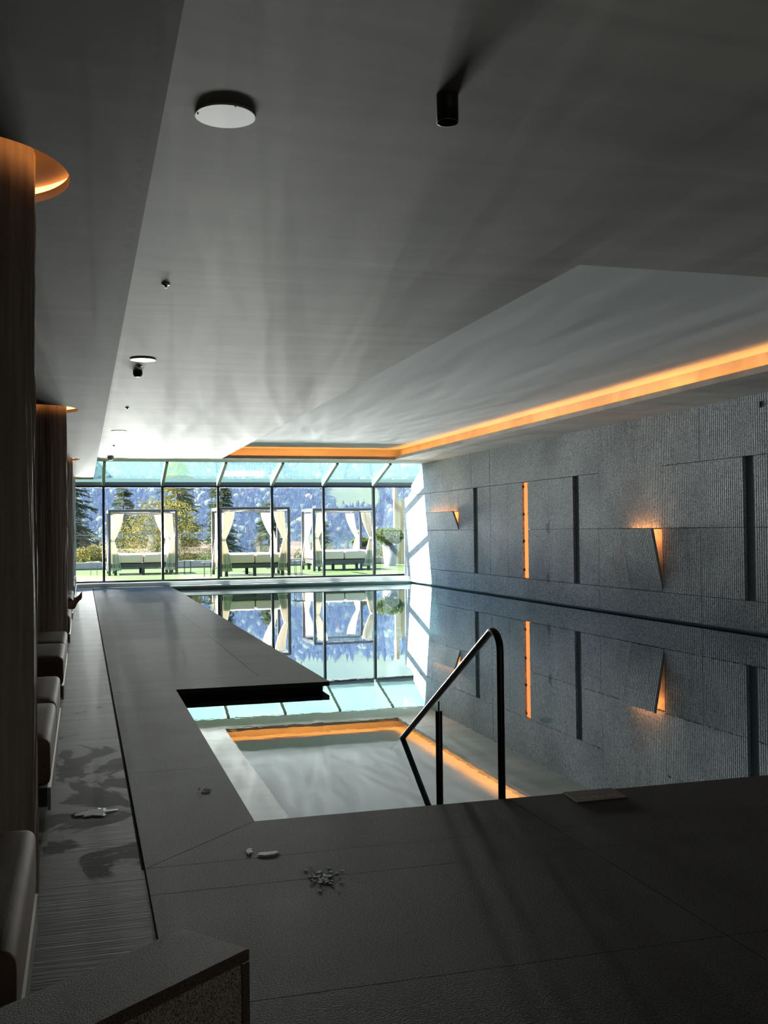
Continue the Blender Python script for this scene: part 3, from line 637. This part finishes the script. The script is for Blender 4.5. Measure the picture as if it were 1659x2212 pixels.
def daybed(y0, widths, label, group):
    W_ = sum(widths); x1, x0 = -.175, -2.35
    t = thing('daybed', (x1,y0,0), label, 'daybed', group)
    m_ = MB(); m_.box(x0-x1+.06,.05,0,-.10,W_-.05,.055); m_.build('plinth', M['plinth'], t)
    m_ = MB(); m_.box(x0-x1,.0,.05,-.022,W_,.155); m_.build('frame', M['plinth'], t)
    m_ = MB(); m_.box(-.022,0,.03,-.004,W_,.150); m_.build('front_board', M['bedframe'], t)
    m_ = MB(); m_.box(-.022,0,.150,-.002,W_,.156); m_.build('edge_strip', M['brass'], t)
    y = 0
    for wd_ in widths:
        me = rbox(x0-x1, y+.004, .158, -.006, y+wd_-.004, .415, .05)
        o = bpy.data.objects.new('cushion', me); COL.objects.link(o); me.materials.append(M['leather']); o.parent = t
        p = MB(); e = .03; zz = .4075
        loop = [(x0-x1+e,y+e,zz),(-.034,y+e,zz),(-.034,y+wd_-e,zz),(x0-x1+e,y+wd_-e,zz),(x0-x1+e,y+e,zz)]
        p.tube([(-.027,y+.012,.20),(-.022,y+.018,.33),(-.030,y+.026,.385),(-.036,y+.05,.403),(-.036,y+wd_-.05,.403)], .0035, 6); p.build('piping', M['piping'], o)
        y += wd_
    return t
gp_ = 'taupe leather daybeds along the left side'
daybed(2.98,[1.29],'nearest taupe leather daybed at the bottom left corner, beside the low wall',gp_)
daybed(6.03,[1.36,1.36],'second taupe leather daybed with two cushions, just beyond the nearest column',gp_)
daybed(10.0,[1.36,1.36],'third taupe leather daybed with two cushions, in front of the second column',gp_)
daybed(15.1,[1.36,1.36],'taupe daybed with a person lying on it, foot over the edge',gp_)
daybed(19.1,[1.36,1.36],'taupe daybed beyond the bare foot',gp_)
daybed(23.9,[1.36,1.36],'pale lit taupe daybed beyond the third column',gp_)
daybed(27.1,[1.30,1.30],'farthest pale lit taupe daybed beside the window wall',gp_)

# ------------------------------------------------------------------ person lying on a daybed, only the foot shows
def person():
    ox, oy, oz = -.11, 15.52, .452
    V = []; E_ = []; RAD = []
    def v(x,y,z,rx,ry=None): V.append((x,y,z)); RAD.append((rx,ry or rx)); return len(V)-1
    def e(a,b): E_.append((a,b))
    pel = v(-1.02,.12,.115,.115,.13); wst = v(-1.2,.12,.12,.105,.12); che = v(-1.42,.12,.14,.11,.15); shd = v(-1.55,.12,.15,.08,.12)
    nek = v(-1.66,.12,.165,.05); hd0 = v(-1.74,.12,.18,.07); hd1 = v(-1.85,.12,.20,.082); hd2 = v(-1.93,.12,.20,.06)
    e(pel,wst); e(wst,che); e(che,shd); e(shd,nek); e(nek,hd0); e(hd0,hd1); e(hd1,hd2)
    # straight leg, foot over the edge
    hip = v(-.96,.02,.10,.088); th = v(-.75,.0,.10,.075); kn = v(-.52,.0,.105,.055); cf = v(-.36,.0,.095,.055); c2 = v(-.20,.0,.085,.045); an = v(-.055,.0,.075,.038,.036)
    for a,b in ((pel,hip),(hip,th),(th,kn),(kn,cf),(cf,c2),(c2,an)): e(a,b)
    he = v(-.012,.0,.022,.036,.032); e(an,he)
    mid = v(-.002,.0,.120,.036,.036); e(an,mid)
    ball = v(.045,.0,.182,.030,.040); e(mid,ball)
    for i in range(5):
        q = i/4; bx,bz = .060-.006*q, .208-.058*q; tx,tz = (.092,.098,.098,.094,.086)[i], (.262,.232,.206,.182,.158)[i]; yy = -.034+.068*q; r = (.0135,.0095,.009,.0088,.0082)[i]
        a = v(bx,yy*.9,bz,r*1.15); b = v((bx+tx)/2+.002,yy,(bz+tz)/2,r); c = v(tx,yy*1.05,tz,r*.85); e(ball,a); e(a,b); e(b,c)
    # other leg bent at the knee
    h2 = v(-.96,.23,.10,.088); k2 = v(-.72,.26,.44,.058); t2 = v(-.85,.245,.27,.074); s2 = v(-.80,.26,.22,.05); a2 = v(-.86,.26,.06,.036); f2 = v(-.78,.27,.03,.032); f3 = v(-.68,.27,.022,.028,.036)
    for a,b in ((pel,h2),(h2,t2),(t2,k2),(k2,s2),(s2,a2),(a2,f2),(f2,f3)): e(a,b)
    for i in range(5):
        a = v(-.645,.24+.016*i,.02,.010); b = v(-.615-.004*i,.238+.0165*i,.016,.008); e(f3,a); e(a,b)
    for sd in (-1,1):
        s0 = v(-1.54,.12+.19*sd,.13,.052); el = v(-1.28,.12+.25*sd,.06,.038); wr_ = v(-1.04,.12+.24*sd,.05,.026); pm = v(-.97,.12+.24*sd,.04,.02,.034)
        for a,b in ((shd,s0),(s0,el),(el,wr_),(wr_,pm)): e(a,b)
        for i,l_ in enumerate((.06,.075,.082,.074,.055)):
            dy = -.034+.017*i
            if i == 0: a = v(-.975,.12+.24*sd-.045*sd,.04,.010); b = v(-.93,.12+.24*sd-.055*sd,.034,.009)
            else: a = v(-.925,.12+.24*sd+dy*sd,.036,.0095); b = v(-.925+l_*.6,.12+.24*sd+dy*1.1*sd,.024,.0085)
            e(pm,a); e(a,b)
    me = bpy.data.meshes.new('person'); me.from_pydata(V,E_,[]); me.update()
    o = bpy.data.objects.new('person', me); COL.objects.link(o); o.location = (ox,oy,oz)
    sk = o.modifiers.new('skin','SKIN'); sk.use_smooth_shade = True
    for i,d in enumerate(me.skin_vertices[0].data): d.radius = RAD[i]; d.use_root = (i == 0)
    sb = o.modifiers.new('sub','SUBSURF'); sb.levels = 2; sb.render_levels = 2
    me.materials.append(M['skin'])
    tag(o,'person lying on a daybed behind the column, bare foot over the edge','person')
    # trunks and hair as clothing shells
    h = MB(); h.lathe([(.02,.285),(.075,.265),(.102,.20),(.10,.14),(.07,.10)],-1.885,.12,24); h.build('hair', M['hair'], o)
    w_ = MB(); w_.tube([(-1.17,.12,.12),(-1.08,.12,.12),(-.98,.12,.11),(-.90,.12,.105)],[.135,.165,.165,.15],20); w_.build('swim_shorts', M['swim'], o)
    # nose and ears
    return o
person()

# ------------------------------------------------------------------ puddles and a floating bubble
def puddle(cx,cy,rx,ry,label,seed,z=.0008,wob=.35,rot=0):
    m_ = MB(); n = 72; ring = []
    for k in range(n):
        a = 2*PI*k/n; q = 1+wob*(noise.noise((math.cos(a)*1.6+seed*3.1,math.sin(a)*1.6,seed))*1.6+.6*noise.noise((math.cos(a)*5,math.sin(a)*5+seed,2)))
        x,y = rx*q*math.cos(a), ry*q*math.sin(a); ring.append((cx+x*math.cos(rot)-y*math.sin(rot), cy+x*math.sin(rot)+y*math.cos(rot), z))
    r2 = [(cx+(x-cx)*.85, cy+(y-cy)*.85, z+.0012) for x,y,_ in ring]
    m_.add(ring+r2+[(cx,cy,z+.0012)],[(k,(k+1)%n,n+(k+1)%n,n+k) for k in range(n)]+[(n+k,n+(k+1)%n,2*n) for k in range(n)])
    return tag(m_.build('puddle', M['puddle']), label, 'puddle', 'small puddles on the floor')
puddle(.045,6.03,.10,.075,'water puddle on the wet planks beside the granite strip',3,-.0035,.5)
puddle(.765,5.05,.016,.06,'thin sliver puddle at the pool corner',4,rot=-.25)
puddle(.85,4.985,.05,.028,'oval puddle on the joint near the pool corner',5)
def drops(cx,cy,n,sx,sy,r0,r1,label,seed):
    rr = random.Random(seed); m_ = MB()
    for _ in range(n):
        x,y,r = cx+rr.gauss(0,sx), cy+rr.gauss(0,sy), rr.uniform(r0,r1)
        m_.lathe([(r,.0004),(r*.8,.0014),(.0005,.0018)],x,y,9,True,False)
    return tag(m_.build('water_drops', M['puddle']), label, 'water drops', kind='stuff')
drops(1.02,4.56,90,.035,.07,.002,.009,'scatter of water drops on the near granite slab',6)
drops(.70,6.31,34,.025,.05,.002,.007,'few water drops on the granite strip left of the pool',7)
m_ = MB(); m_.lathe([(.050,WZ-.001),(.046,WZ+.012),(.03,WZ+.022),(.004,WZ+.027)],3.80,8.18,32,True,False)
o = m_.build('water_bubble', glassmat('bubble_film',(.8,.9,.92),1.6)); tag(o,'clear water bubble floating on the pool right of the handrail','bubble')

# ------------------------------------------------------------------ terrace
GZ = .10
mb = MB(); mb.box(-30,31.75,-.3,26,42.9,GZ); struct('ground', mb, M['grassm'], 'bright artificial grass terrace')
mb = MB(); mb.box(-30,42.9,-.3,26,43.0,GZ+.05); mb.box(-30,43.05,-.3,26,43.5,GZ+.28); struct('trim_5', mb, M['concrete'], 'pale concrete kerb at the terrace edge')
mb = MB(); mb.box(-30,42.86,GZ-.05,26,42.9,GZ+.06); struct('trim_6', mb, M['cabana'], 'dark strip along the kerb')
# glass balustrade
for i in range(-5,9):
    t = thing('balustrade_panel', (i*2.0+1,43.3,GZ+.28), 'clear glass balustrade panel on the terrace kerb', 'balustrade', 'glass balustrade panels')
    if i == -5: t0 = t; m_ = MB(); m_.box(-.985,-.01,0,.985,.01,1.1); m_.build('pane', M['glass'], t); m_ = MB(); m_.box(-1.0,-.02,1.1,1.0,.02,1.125); m_.build('top_rail', M['concrete'], t)
    else:
        for ch in t0.children: c = ch.copy(); COL.objects.link(c); c.parent = t
# cabanas
def curtain_mesh(x, y, ztop, zbot, ztie, w0, wtie, wbot, lean, n=26, seed=0, depth=.05):
    rr = random.Random(seed); m_ = MB(); rows = 26; vs = []
    for j in range(rows+1):
        s_ = j/rows; z = ztop+(zbot-ztop)*s_; st = (ztop-ztie)/(ztop-zbot)
        if s_ < st: k = (s_/st)**1.6; w_ = w0+(wtie-w0)*k; off = lean*(1-k)
        else: k = ((s_-st)/(1-st))**.75; w_ = wtie+(wbot-wtie)*k; off = lean*.35*k
        for i in range(n+1):
            u = i/n-.5
            vs.append((x+off+u*w_, y+depth*math.sin(i*1.9+seed)*(.5+.5*w_/w0)+.012*noise.noise((i*.7,z*2,seed)), z+(.02*math.sin(i*.9) if j==rows else 0)))
    fs = [(j*(n+1)+i,j*(n+1)+i+1,(j+1)*(n+1)+i+1,(j+1)*(n+1)+i) for j in range(rows) for i in range(n)]
    m_.add(vs, fs, True)
    return m_
CW, CD, CH = 2.26, 1.95, 2.27
def cabana():
    t = thing('cabana_daybed', (0,0,0), 'x', 'cabana', 'curtained cabana daybeds on the terrace')
    ps = .045
    for (px,py) in ((0,0),(CW,0),(0,CD),(CW,CD)):
        m_ = MB(); m_.box(px-ps,py-ps,0,px+ps,py+ps,CH-.09); m_.build('post', M['cabana'], t)
    m_ = MB(); m_.box(-ps,-ps,CH-.10,CW+ps,ps,CH); m_.box(-ps,CD-ps,CH-.10,CW+ps,CD+ps,CH); m_.box(-ps,ps,CH-.10,ps,CD-ps,CH); m_.box(CW-ps,ps,CH-.10,CW+ps,CD-ps,CH); m_.build('top_frame', M['cabana'], t, bevel=.02)
    for yy in (.07,CD-.07):
        m_ = MB(); m_.tube([(.05,yy,CH-.15),(CW-.05,yy,CH-.15)],.008,6)
        for xx in (CW*.33,CW*.66): m_.box(xx-.01,yy-.01,CH-.16,xx+.01,yy+.01,CH-.09)
        m_.build('curtain_rod', M['cabana'], t)
    m_ = MB(); m_.box(.05,.02,.26,CW-.05,CD-.02,.40)
    for xx in (.2,CW/2,CW-.2): m_.box(xx-.05,.06,0.0,xx+.05,.16,.26); m_.box(xx-.05,CD-.16,0,xx+.05,CD-.06,.26)
    m_.build('base', M['cabana'], t)
    for k in range(2):
        me = rbox(.08+k*(CW/2-.06), .03, .42, .08+k*(CW/2-.06)+CW/2-.09, CD-.05, .73, .05, 3, .02)
        o = bpy.data.objects.new('mattress', me); COL.objects.link(o); me.materials.append(M['mattress']); o.parent = t
    for (x,y,ln_,sd) in ((.10,.02,.20,1),(CW-.10,.02,-.20,2),(.12,CD-.05,.12,3),(CW-.14,CD-.05,-.30,4)):
        curtain_mesh(x,y,CH-.16,.16,1.18,.36,.13,.46,ln_,seed=sd).build('curtain', M['curtain'], t)
        m_ = MB(); m_.lathe([(.075,1.15),(.08,1.18),(.075,1.21)],x,y,16,True,False); m_.build('tieback', M['curtain'], t)
    return t
cb = cabana(); cb.location = (.87,36.75,GZ); cb['label'] = 'cabana daybed with cream curtains at the left, in front of the yellow trees'
dup(cb,(4.30,33.95,GZ),'middle cabana daybed with cream curtains, nearest to the window')
dup(cb,(7.98,36.55,GZ),'right cabana daybed with cream curtains beside the potted pines')
# little tables
def table():
    t = thing('side_table', (0,0,0), 'x', 'side table', 'thin-legged black side tables beside the cabanas')
    m_ = MB(); m_.lathe([(.22,.46),(.22,.475)],0,0,32,False); m_.build('table_top', M['black'], t)
    for k in range(4):
        a = PI/4+k*PI/2; m_ = MB(); m_.tube([(.15*math.cos(a),.15*math.sin(a),0),(.15*math.cos(a),.15*math.sin(a),.46)],.009,8); m_.build('leg', M['black'], t)
    return t
tb = table(); tb.location = (.36,37.5,GZ); tb['label'] = 'black side table left of the left cabana'
dup(tb,(3.52,36.9,GZ),'black side table right of the left cabana'); dup(tb,(3.90,34.1,GZ),'black side table left of the middle cabana'); dup(tb,(6.85,33.8,GZ),'black side table right of the middle cabana')

# ------------------------------------------------------------------ plants
def leafcloud(cx,cy,cz,rx,ry,rz_,n,size,seed,shell=.55):
    rr = random.Random(seed); m_ = MB()
    for _ in range(n):
        while True:
            p = Vector((rr.uniform(-1,1),rr.uniform(-1,1),rr.uniform(-1,1)))
            if p.length < 1 and p.length > shell*rr.random(): break
        bump_ = 1+.28*noise.noise((p.x*2.2+seed,p.y*2.2,p.z*2.2))
        c = Vector((cx+p.x*rx*bump_,cy+p.y*ry*bump_,cz+p.z*rz_*bump_))
        a = Vector((rr.gauss(0,1),rr.gauss(0,1),rr.gauss(0,1))).normalized(); b = a.cross(Vector((rr.gauss(0,1),rr.gauss(0,1),rr.gauss(0,1)))).normalized()
        s_ = size*rr.uniform(.6,1.3); m_.add([c-a*s_,c+b*s_*.55,c+a*s_,c-b*s_*.55],[(0,1,2,3)])
    return m_
def conifer(x,y,z0,h,r,label,seed,mat='spruce',levels=26,droop=.35,skirt=.12,tw=1.0):
    rr = random.Random(seed); t = thing('conifer_tree', (x,y,z0), label, 'tree', 'conifers below the terrace')
    m_ = MB(); m_.tube([(0,0,0),(0,0,h*.5),(0,0,h)],[h*.018,h*.011,.01],8); m_.build('trunk', M['trunk'], t)
    f = MB(); levels = int(levels*1.7)
    for l in range(levels):
        s_ = (l+rr.random()*.9)/levels; z = h*(skirt+(1-skirt)*s_); L = r*(1-s_)**.8*rr.uniform(.75,1.1)+.12
        nb = 10 if s_ < .6 else 7
        for k in range(nb):
            a = 2*PI*k/nb+rr.uniform(0,1.3)+l; Lb = L*rr.uniform(.6,1.15); d = Vector((math.cos(a),math.sin(a),0)); sd = Vector((-d.y,d.x,0)); z_ = z+rr.uniform(-.2,.2); dr = droop*rr.uniform(.6,1.3)
            ns = max(6,int(Lb/.105))
            for i in range(1,ns+1):
                q = i/ns; c = d*Lb*q+Vector((0,0,z_-dr*Lb*q*q+.12*Lb*q))
                w_ = tw*(.12+.22*(1-q)*min(1,q*4))*rr.uniform(.6,1.4)
                for sg in (-1,1):
                    tip_ = c+sd*sg*w_+d*w_*.8+Vector((0,0,-rr.uniform(-.25,.6)*w_-.02)); th = .021*tw
                    f.add([c-d*th,tip_+Vector((0,0,-th*.9)),tip_+d*th*.5,c+d*th+Vector((0,0,th*.7))],[(0,1,2,3)])
                tip_ = c+d*w_*.8+Vector((0,0,-w_*rr.uniform(.2,.9))); f.add([c-sd*.04*tw,c+sd*.04*tw,tip_],[(0,1,2)])
    f.build('foliage', M[mat], t)
    return t
conifer(-.7,50.2,-7.0,12.6,3.3,'big spruce at the far left with drooping branches',11,levels=30,tw=1.3)
conifer(2.2,60,-7,11.5,2.4,'slim spruce tip behind the left cabana',12)
conifer(4.75,55,-7.5,13.8,3.1,'tall yellow-green larch behind the left cabana',13,'larch',30,.25,.1,1.25)
conifer(6.3,49.5,-7,11.2,2.1,'bushy spruce right of the left cabana',14,levels=28,tw=1.2)
conifer(9.0,51.8,-6.5,9.4,2.6,'broad young spruce behind the middle cabana',15,levels=24,tw=1.2)
conifer(12.9,57,-8,10.2,2.0,'dark spruce behind the right post of the middle cabana',16)
def shrub(x,y,z,rx,rz_,label,seed,mat,n=1500,name='shrub',size=.052):
    t = thing(name, (x,y,z-rz_), label, 'shrub', 'shrubs below the terrace')
    m_ = leafcloud(0,0,rz_,rx,rx*.8,rz_,int(n*3.2),size,seed); m_.build('leaves', M[mat], t)
    m_ = MB()
    for k in range(6):
        a = k*1.05; m_.tube([(0,0,-2.5),(rx*.3*math.cos(a),rx*.3*math.sin(a),rz_*.6),(rx*.6*math.cos(a),rx*.6*math.sin(a),rz_*1.3)],[.05,.03,.012],6)
    m_.build('stems', M['trunk'], t)
shrub(3.3,47.5,1.2,1.9,1.9,'yellow-leaved shrub seen through the left cabana',21,'shrub',2600)
shrub(.35,45.3,.3,.9,.8,'yellow shrub at the foot of the far left spruce',22,'shrub',1300)
shrub(5.7,45.6,-.1,1.3,.8,'green hedge bush right of the left cabana',23,'green',1700)
shrub(10.3,46,.1,1.2,.9,'green bush behind the middle cabana',24,'green',1500)
shrub(13.6,47,.0,1.3,.9,'green bush behind the right cabana',25,'green',1500)
def pot(x,y,h,r,label,plabel,seed,br):
    t = thing('planter_pot', (x,y,GZ), label, 'planter', 'tall grey planters on the terrace')
    m_ = MB(); m_.lathe([(r*.72,0),(r,h),(r*.93,h),(r*.9,h-.06),(.01,h-.06)],0,0,40,True,False); m_.lathe([(.01,0),(r*.72,0)],0,0,40,True,False); m_.build('pot', M['pot'], t)
    p = thing('dwarf_pine', (x,y,GZ+h-.06), plabel, 'shrub', 'dwarf pines in pots')
    m_ = leafcloud(0,0,br*.62,br*.95,br*.95,br*.55,4200,.04,seed,.75); m_.build('needles', M['green'], p)
    m_ = MB()
    for k in range(9):
        a = k*.7; m_.tube([(0,0,-.01),(br*.3*math.cos(a),br*.3*math.sin(a),br*.3),(br*.75*math.cos(a),br*.75*math.sin(a),br*.7)],[.035,.022,.01],6)
    m_.build('stems', M['trunk'], p)
pot(11.85,40.0,.86,.31,'tall grey planter right of the right cabana','dwarf pine in the grey planter beside the sunlit wall',31,.66)
pot(10.8,40.6,.80,.28,'grey planter behind the window post at the right','dwarf pine in the planter behind the window post',32,.38)
# timber wall at the right
t = thing('timber_wall', (13.9,42.3,GZ), 'tan timber board wall at the right end of the terrace', 'wall')
m_ = MB(); m_.box(12.72,42.2,GZ,16,42.35,2.85); a = m_.build('boards', M['timber'], t)
m_ = MB(); m_.box(12.72,42.15,2.85,12.86,42.4,3.75); m_.box(14.2,42.15,2.85,14.34,42.4,4.9); b = m_.build('post', M['timber'], t)
m_ = MB(); m_.box(14.1,42.1,3.7,16.5,42.5,5.2); c = m_.build('upper_boards', M['timber'], t)
for q in (a,b,c): q.matrix_parent_inverse = Matrix.Translation((-13.9,-42.3,-GZ))
# brown shed roofs below the terrace
for (x0,x1,y_,z_,lb) in ((5.2,7.4,62,1.0,'brown shingled shed roof below the terrace, right of the left cabana'),(1.6,3.6,66,.9,'brown shingled shed roof seen under the left cabana'),(12.2,13.6,64,.8,'brown shingled shed roof right of the middle cabana')):
    t = thing('shed', ((x0+x1)/2,y_,-5), lb, 'shed', 'sheds below the terrace')
    w_ = (x1-x0)/2*1.25
    m_ = MB(); m_.box(-w_,-1.5,0,w_,2.5,z_+4.2); m_.build('walls', M['timber'], t)
    m_ = MB(); m_.hull([(-w_-.3,-1.9,z_+4.1),(-w_-.3,2.9,z_+4.1),(-w_-.3,.5,z_+5.1)],[(w_+.3,-1.9,z_+4.1),(w_+.3,2.9,z_+4.1),(w_+.3,.5,z_+5.1)]); m_.build('roof', M['roofbrown'], t)

# ------------------------------------------------------------------ valley, mountain and forest
def terrain_z(x,y):
    b = -9 if y < 250 else -9-max(0,(y-250))*.06
    if y > 640: b += (y-640)*.62+8*noise.noise((x*.012,y*.012,3.1))*min(1,(y-640)/60)
    return b+3*noise.noise((x*.03,y*.03,0))*min(1,max(0,(y-70)/100))
nx, ny = 90, 110; vs = []; fs = []
for j in range(ny+1):
    y = 44+ (1150-44)*(j/ny)**1.4
    for i in range(nx+1):
        x = -60-.35*y+(120+.95*y)*i/nx
        vs.append((x,y,terrain_z(x,y) if y > 52 else -6))
for j in range(ny):
    for i in range(nx): fs.append((j*(nx+1)+i,j*(nx+1)+i+1,(j+1)*(nx+1)+i+1,(j+1)*(nx+1)+i))
mb = MB(); mb.add(vs,fs,True); struct('hill', mb, M['slope'], 'grassy mountain slope across the valley')
rr = random.Random(5)
def meadow(x,y,z):
    """open meadows on the slope (world position, by direction from the room)"""
    u = x/y; e_ = (z-1.55)/y
    if .232 < u < .285 and .018 < e_ < .044+(.275-u)*.25 and e_ > .020: return True
    if .202 < u < .224 and -.022 < e_ < -.002: return True
    if .238 < u < .262 and -.020 < e_ < -.008: return True
    return False
def forest(n, yr, hr, mi):
    V = FV; Fc = FF
    cnt = 0
    while cnt < n:
        y = rr.uniform(*yr); x = rr.uniform(-.16,.48)*y
        z = terrain_z(x,y)
        if meadow(x,y,z): continue
        h = rr.uniform(*hr); r = h*rr.uniform(.2,.3); a0 = rr.random()*6; round_ = rr.random() < .25
        k = 8; o = len(V)
        if round_: h *= .7; r *= 1.5
        prof = [(.5,.05),(.95,.22),(1.0,.5),(.75,.78),(.4,.94),(.02,1.0)] if round_ else [(.9,.06),(.5,.26),(.85,.24),(.38,.46),(.64,.44),(.26,.64),(.45,.62),(.14,.82),(.24,.80),(.02,1.0)]
        for jj,(pr_,pz) in enumerate(prof):
            for i in range(k):
                a = a0+2*PI*(i+.5*(jj%2))/k; q = pr_*r*(1+rr.uniform(-.38,.38)); V.append((x+q*math.cos(a),y+q*math.sin(a),z+h*(pz+rr.uniform(-.035,.035))-.5))
        for j in range(len(prof)-1):
            for i in range(k): Fc.append([o+j*k+i,o+j*k+(i+1)%k,o+(j+1)*k+(i+1)%k,o+(j+1)*k+i]); FM.append(mi)
        cnt += 1
M['forest2'] = leafmat('mixed_canopy', (.045,.055,.022), (.15,.11,.055), 0, 1)
FV=[];FF=[];FM=[]
forest(11500,(645,880),(4.5,10),0); forest(2200,(640,850),(4,8),1)
m_ = MB(); m_.v = FV; m_.f = FF; m_.sm = [True]*len(FF); fo = m_.build('mountain_forest', M['forest']); fo.data.materials.append(M['forest2']); fo.data.polygons.foreach_set('material_index', FM)
tag(fo,'hazy blue-green forest with autumn trees covering the mountain slope','forest',kind='stuff')
# haze filling the valley
hz = bpy.data.materials.new('valley_haze'); hz.use_nodes = True; nt = hz.node_tree; nt.nodes.clear(); ou = nt.nodes.new('ShaderNodeOutputMaterial'); vsn = nt.nodes.new('ShaderNodeVolumeScatter')
vsn.inputs['Color'].default_value = (.33,.5,1,1); vsn.inputs['Density'].default_value = .00023; vsn.inputs['Anisotropy'].default_value = 0; nt.links.new(vsn.outputs[0], ou.inputs['Volume'])
HAZE = True
if HAZE:
    mb = MB(); mb.box(-500,75,-60,700,1150,330); tag(mb.build('valley_haze', hz), 'pale blue haze filling the valley', 'haze', kind='stuff')

# ------------------------------------------------------------------ light
sd = Vector((1.145,-.22,-1)).normalized()
su = bpy.data.lights.new('sun','SUN'); su.energy = 23; su.color = (1,.95,.86); su.angle = math.radians(.55)
so = bpy.data.objects.new('sun', su); COL.objects.link(so); so.rotation_euler = sd.to_track_quat('-Z','Y').to_euler(); so.location = (-20,40,30)
wd_ = bpy.data.worlds.new('world'); scene.world = wd_; wd_.use_nodes = True; nt = wd_.node_tree; nt.nodes.clear()
ow = nt.nodes.new('ShaderNodeOutputWorld'); bg = nt.nodes.new('ShaderNodeBackground'); nt.links.new(bg.outputs[0], ow.inputs[0])
sk = nt.nodes.new('ShaderNodeTexSky'); sk.sky_type = 'HOSEK_WILKIE'; sk.turbidity = 3; sk.ground_albedo = .3; sk.sun_direction = -sd
nt.links.new(sk.outputs[0], bg.inputs[0]); bg.inputs[1].default_value = 7.5
def area(name, loc, rot, sx, sy, power, col):
    l = bpy.data.lights.new(name,'AREA'); l.shape = 'RECTANGLE'; l.size = sx; l.size_y = sy; l.energy = power; l.color = col
    o = bpy.data.objects.new(name, l); COL.objects.link(o); o.location = loc; o.rotation_euler = rot; return o
# added fill spots low at the terrace edge, standing in for window daylight
def spot(name, loc, tgt, power, ang, col, blend=.8, rad=0.0):
    l = bpy.data.lights.new(name,'SPOT'); l.energy = power; l.spot_size = math.radians(ang); l.spot_blend = blend; l.shadow_soft_size = rad; l.color = col
    o = bpy.data.objects.new(name, l); COL.objects.link(o); o.location = loc
    o.rotation_euler = (Vector(tgt)-Vector(loc)).to_track_quat('-Z','Y').to_euler(); return o
VP = 3700
rs = random.Random(9)
NL = 34
for k in range(NL):
    x = -.9+13.6*(k+.5)/NL+rs.uniform(-.15,.15)
    spot('terrace_fill_spot',(x,41.7+.2*(k%4),.62+.62*((k*7)%NL)/NL),(3.4+x*.12,12,5.2),VP*8/NL,36,(1,.988,.955),.8)
area('rear_fill_area',(3.2,-5.2,.9),(-PI/2-math.radians(35),0,0),9,1.6,250,(1,.92,.82))  # added fill lamp behind the camera, the back wall has no door

# ------------------------------------------------------------------ render look
scene.view_settings.view_transform = 'Standard'; scene.view_settings.look = 'None'; scene.view_settings.gamma = 1; scene.view_settings.exposure = 1.3
scene.view_settings.use_curve_mapping = False
cy = scene.cycles
cy.use_denoising = True
try: cy.denoiser = 'OPENIMAGEDENOISE'
except Exception: pass
cy.use_adaptive_sampling = True; cy.adaptive_threshold = .015
cy.max_bounces = 10; cy.diffuse_bounces = 6; cy.glossy_bounces = 6; cy.transparent_max_bounces = 24; cy.transmission_bounces = 6
cy.caustics_reflective = False; cy.caustics_refractive = False; cy.sample_clamp_indirect = 8
